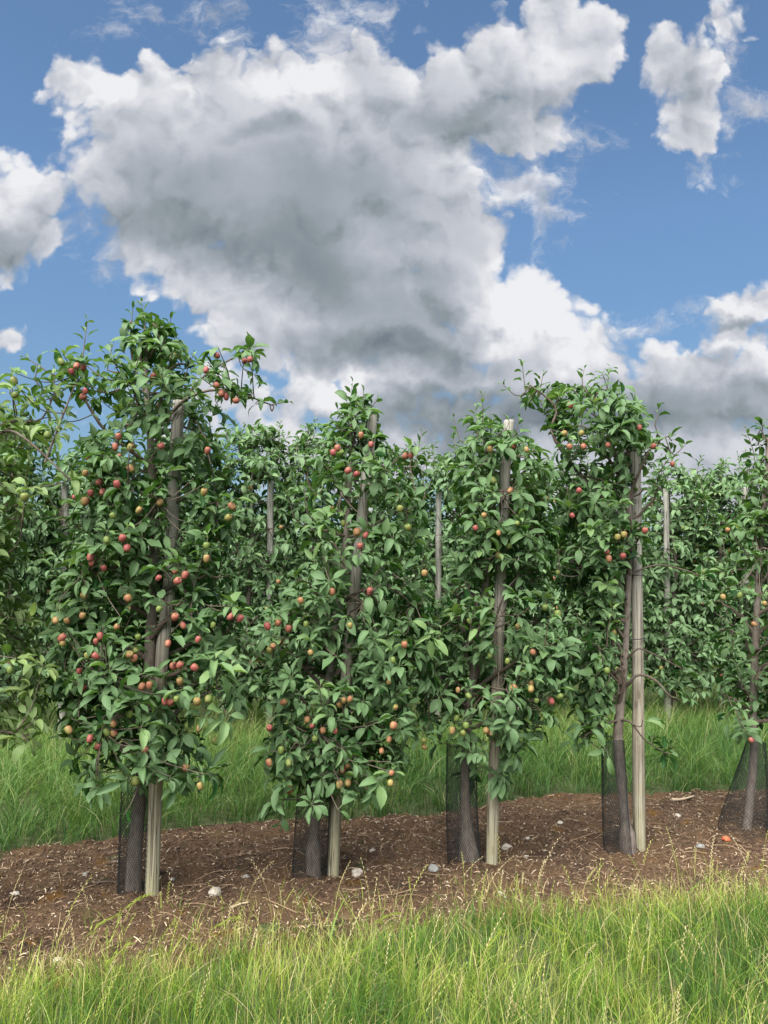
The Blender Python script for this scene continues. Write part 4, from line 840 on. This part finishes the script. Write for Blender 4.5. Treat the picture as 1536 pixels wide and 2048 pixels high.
STW = simple('pale_flint', (.36, .32, .27), .8, .4, .35, 60); STG = simple('grey_flint', (.20, .20, .19), .8, .4, .35, 60); BRK = simple('orange_brick', (.50, .13, .06), .9, .3, .25, 60)
stones = [(30,1806,10,'w','pale stone lying on the soil near the left edge'), (427,1803,17,'w','jagged cream stone on the soil right of the first post'), (712,1757,14,'w','pale stone just right of the second post foot'), (745,1712,7,'w','small round white stone right of the second post'),
          (868,1757,13,'g','grey pointed stone below the trunk with swollen base'), (1013,1703,12,'w','pale knobbly stone right of the third post foot'), (1052,1724,8,'w','white stone at the right of two pale ones by the third post'), (1055,1684,6,'w','small white stone up the soil from the third post'), (1121,1657,8,'w','white stone on the far side of soil between third and fourth posts'),
          (1357,1642,8,'w','white stone right of the straight post near the alley grass'), (1401,1702,12,'g','grey green stone lying left of the orange brick piece'), (170,1768,8,'g','dull stone in front of the soil left of first guard'), (490,1768,8,'g','grey stone between the first and second posts'), (1260,1716,6,'w','small pale stone at the foot of the straight post'),
          (1262,1822,7,'w','pale stone at the grass edge below the straight post'), (700,1645,5,'w','tiny bright stone by the alley grass behind second post'), (345,1765,7,'g','dull flint close right of the first post'), (115,1935,12,'w','rounded pale stone half in the foreground grass, left'), (1000,1795,9,'w','flat cream stone at grass edge below third post')]
for k, (px, py, r, kd, lb) in enumerate(stones):
    p = G(px, py); p[2] = soil_z(p[0], p[1]); s_ = r/FPX*p[1]*.78; me = stone_mesh(np.random.default_rng(200+k), s_*1.15, s_*.9, s_*.75, STW if kd == 'w' else STG, 'stone')
    o = link('stone', me, None, Vector((p[0], p[1], p[2]+s_*.12))); o.rotation_euler = (0, 0, k*1.3); tag(o, lb, 'stone', 'loose stones on the soil')
p = G(1452, 1697); p[2] = soil_z(p[0], p[1]); o = link('brick_fragment', stone_mesh(np.random.default_rng(300), .030, .022, .017, BRK, 'brick_fragment', 1), None, Vector(p+np.array([0, 0, .012]))); tag(o, 'bright orange piece of broken brick on the soil near the right edge', 'brick')
rng = np.random.default_rng(8)
for cnt, mt, nm, lb in ((500, STW, 'gravel', 'tiny pale pebbles sprinkled through the soil strip'), (2600, simple('dark_clod', (.105, .064, .04), .95, .2, .5, 90), 'soil_crumbs', 'small dark clods of loose earth on the soil strip')):
    x, y, z = strip_pts(cnt, rng); import bmesh
    pm = [stone_mesh(np.random.default_rng(400+q_), 1, .8, .7, mt, 'tmp', 1) for q_ in range(4)]; Vs = []; Fs = []; off = 0
    for k in range(cnt):
        me = pm[k % 4]; co = np.zeros(len(me.vertices)*3, np.float32); me.vertices.foreach_get('co', co); co = co.reshape(-1, 3)*rng.uniform(.003, .008 if nm == 'gravel' else .014); a = rng.random()*6.28
        co = co@np.array([[math.cos(a), math.sin(a), 0], [-math.sin(a), math.cos(a), 0], [0, 0, 1]])+[x[k], y[k], z[k]+.002]; fi = np.zeros(len(me.polygons)*3, np.int32); me.polygons.foreach_get('vertices', fi); Vs.append(co); Fs.append(fi.reshape(-1, 3)+off); off += len(co)
    tag(link(nm, mesh_data(nm, np.vstack(Vs), np.vstack(Fs), mt, smooth=False)), lb, 'gravel' if nm == 'gravel' else 'soil crumbs', kind='stuff')
    for me in pm: bpy.data.meshes.remove(me)
def stick(label, pts, r, mat, group='larger sticks on the soil'):
    P = []
    for px, py, up in pts: q_ = G(px, py); q_[2] = soil_z(q_[0], q_[1])+up; P.append(q_)
    org = P[0].copy(); g = Geo(); sp = smooth_path(P, 16)-org; rg = np.random.default_rng(int(pts[0][0])); g.tube(sp, np.linspace(r, r*.55, 16), 8, .25, rg, a=.9)
    g.tube([sp[8], sp[8]+(sp[15]-sp[8])*.45+[0, .02, .012]], [r*.4, r*.2], 6, a=.9)
    o = link('stick', g.data('stick', mat), None, Vector(org)); tag(o, label, 'stick', group)
stick('bleached forked stick lying by the alley grass right of the straight post', [(1342,1612,.01), (1362,1610,.014), (1388,1604,.02)], .011, CHIP)
stick('brown stick on the soil just right of the first post', [(318,1760,.008), (340,1752,.01), (356,1755,.008)], .006, TWIG)
stick('long thin stick slanting on the soil left of second post', [(520,1756,.006), (560,1745,.012), (585,1725,.02)], .004, TWIG)
stick('pale splintered stick at the grass edge between the first two posts', [(462,1828,.01), (480,1822,.015), (496,1818,.01)], .006, CHIP)
stick('grey stick lying left of the first net guard', [(185,1790,.008), (210,1787,.01), (234,1783,.008)], .006, TWIG)
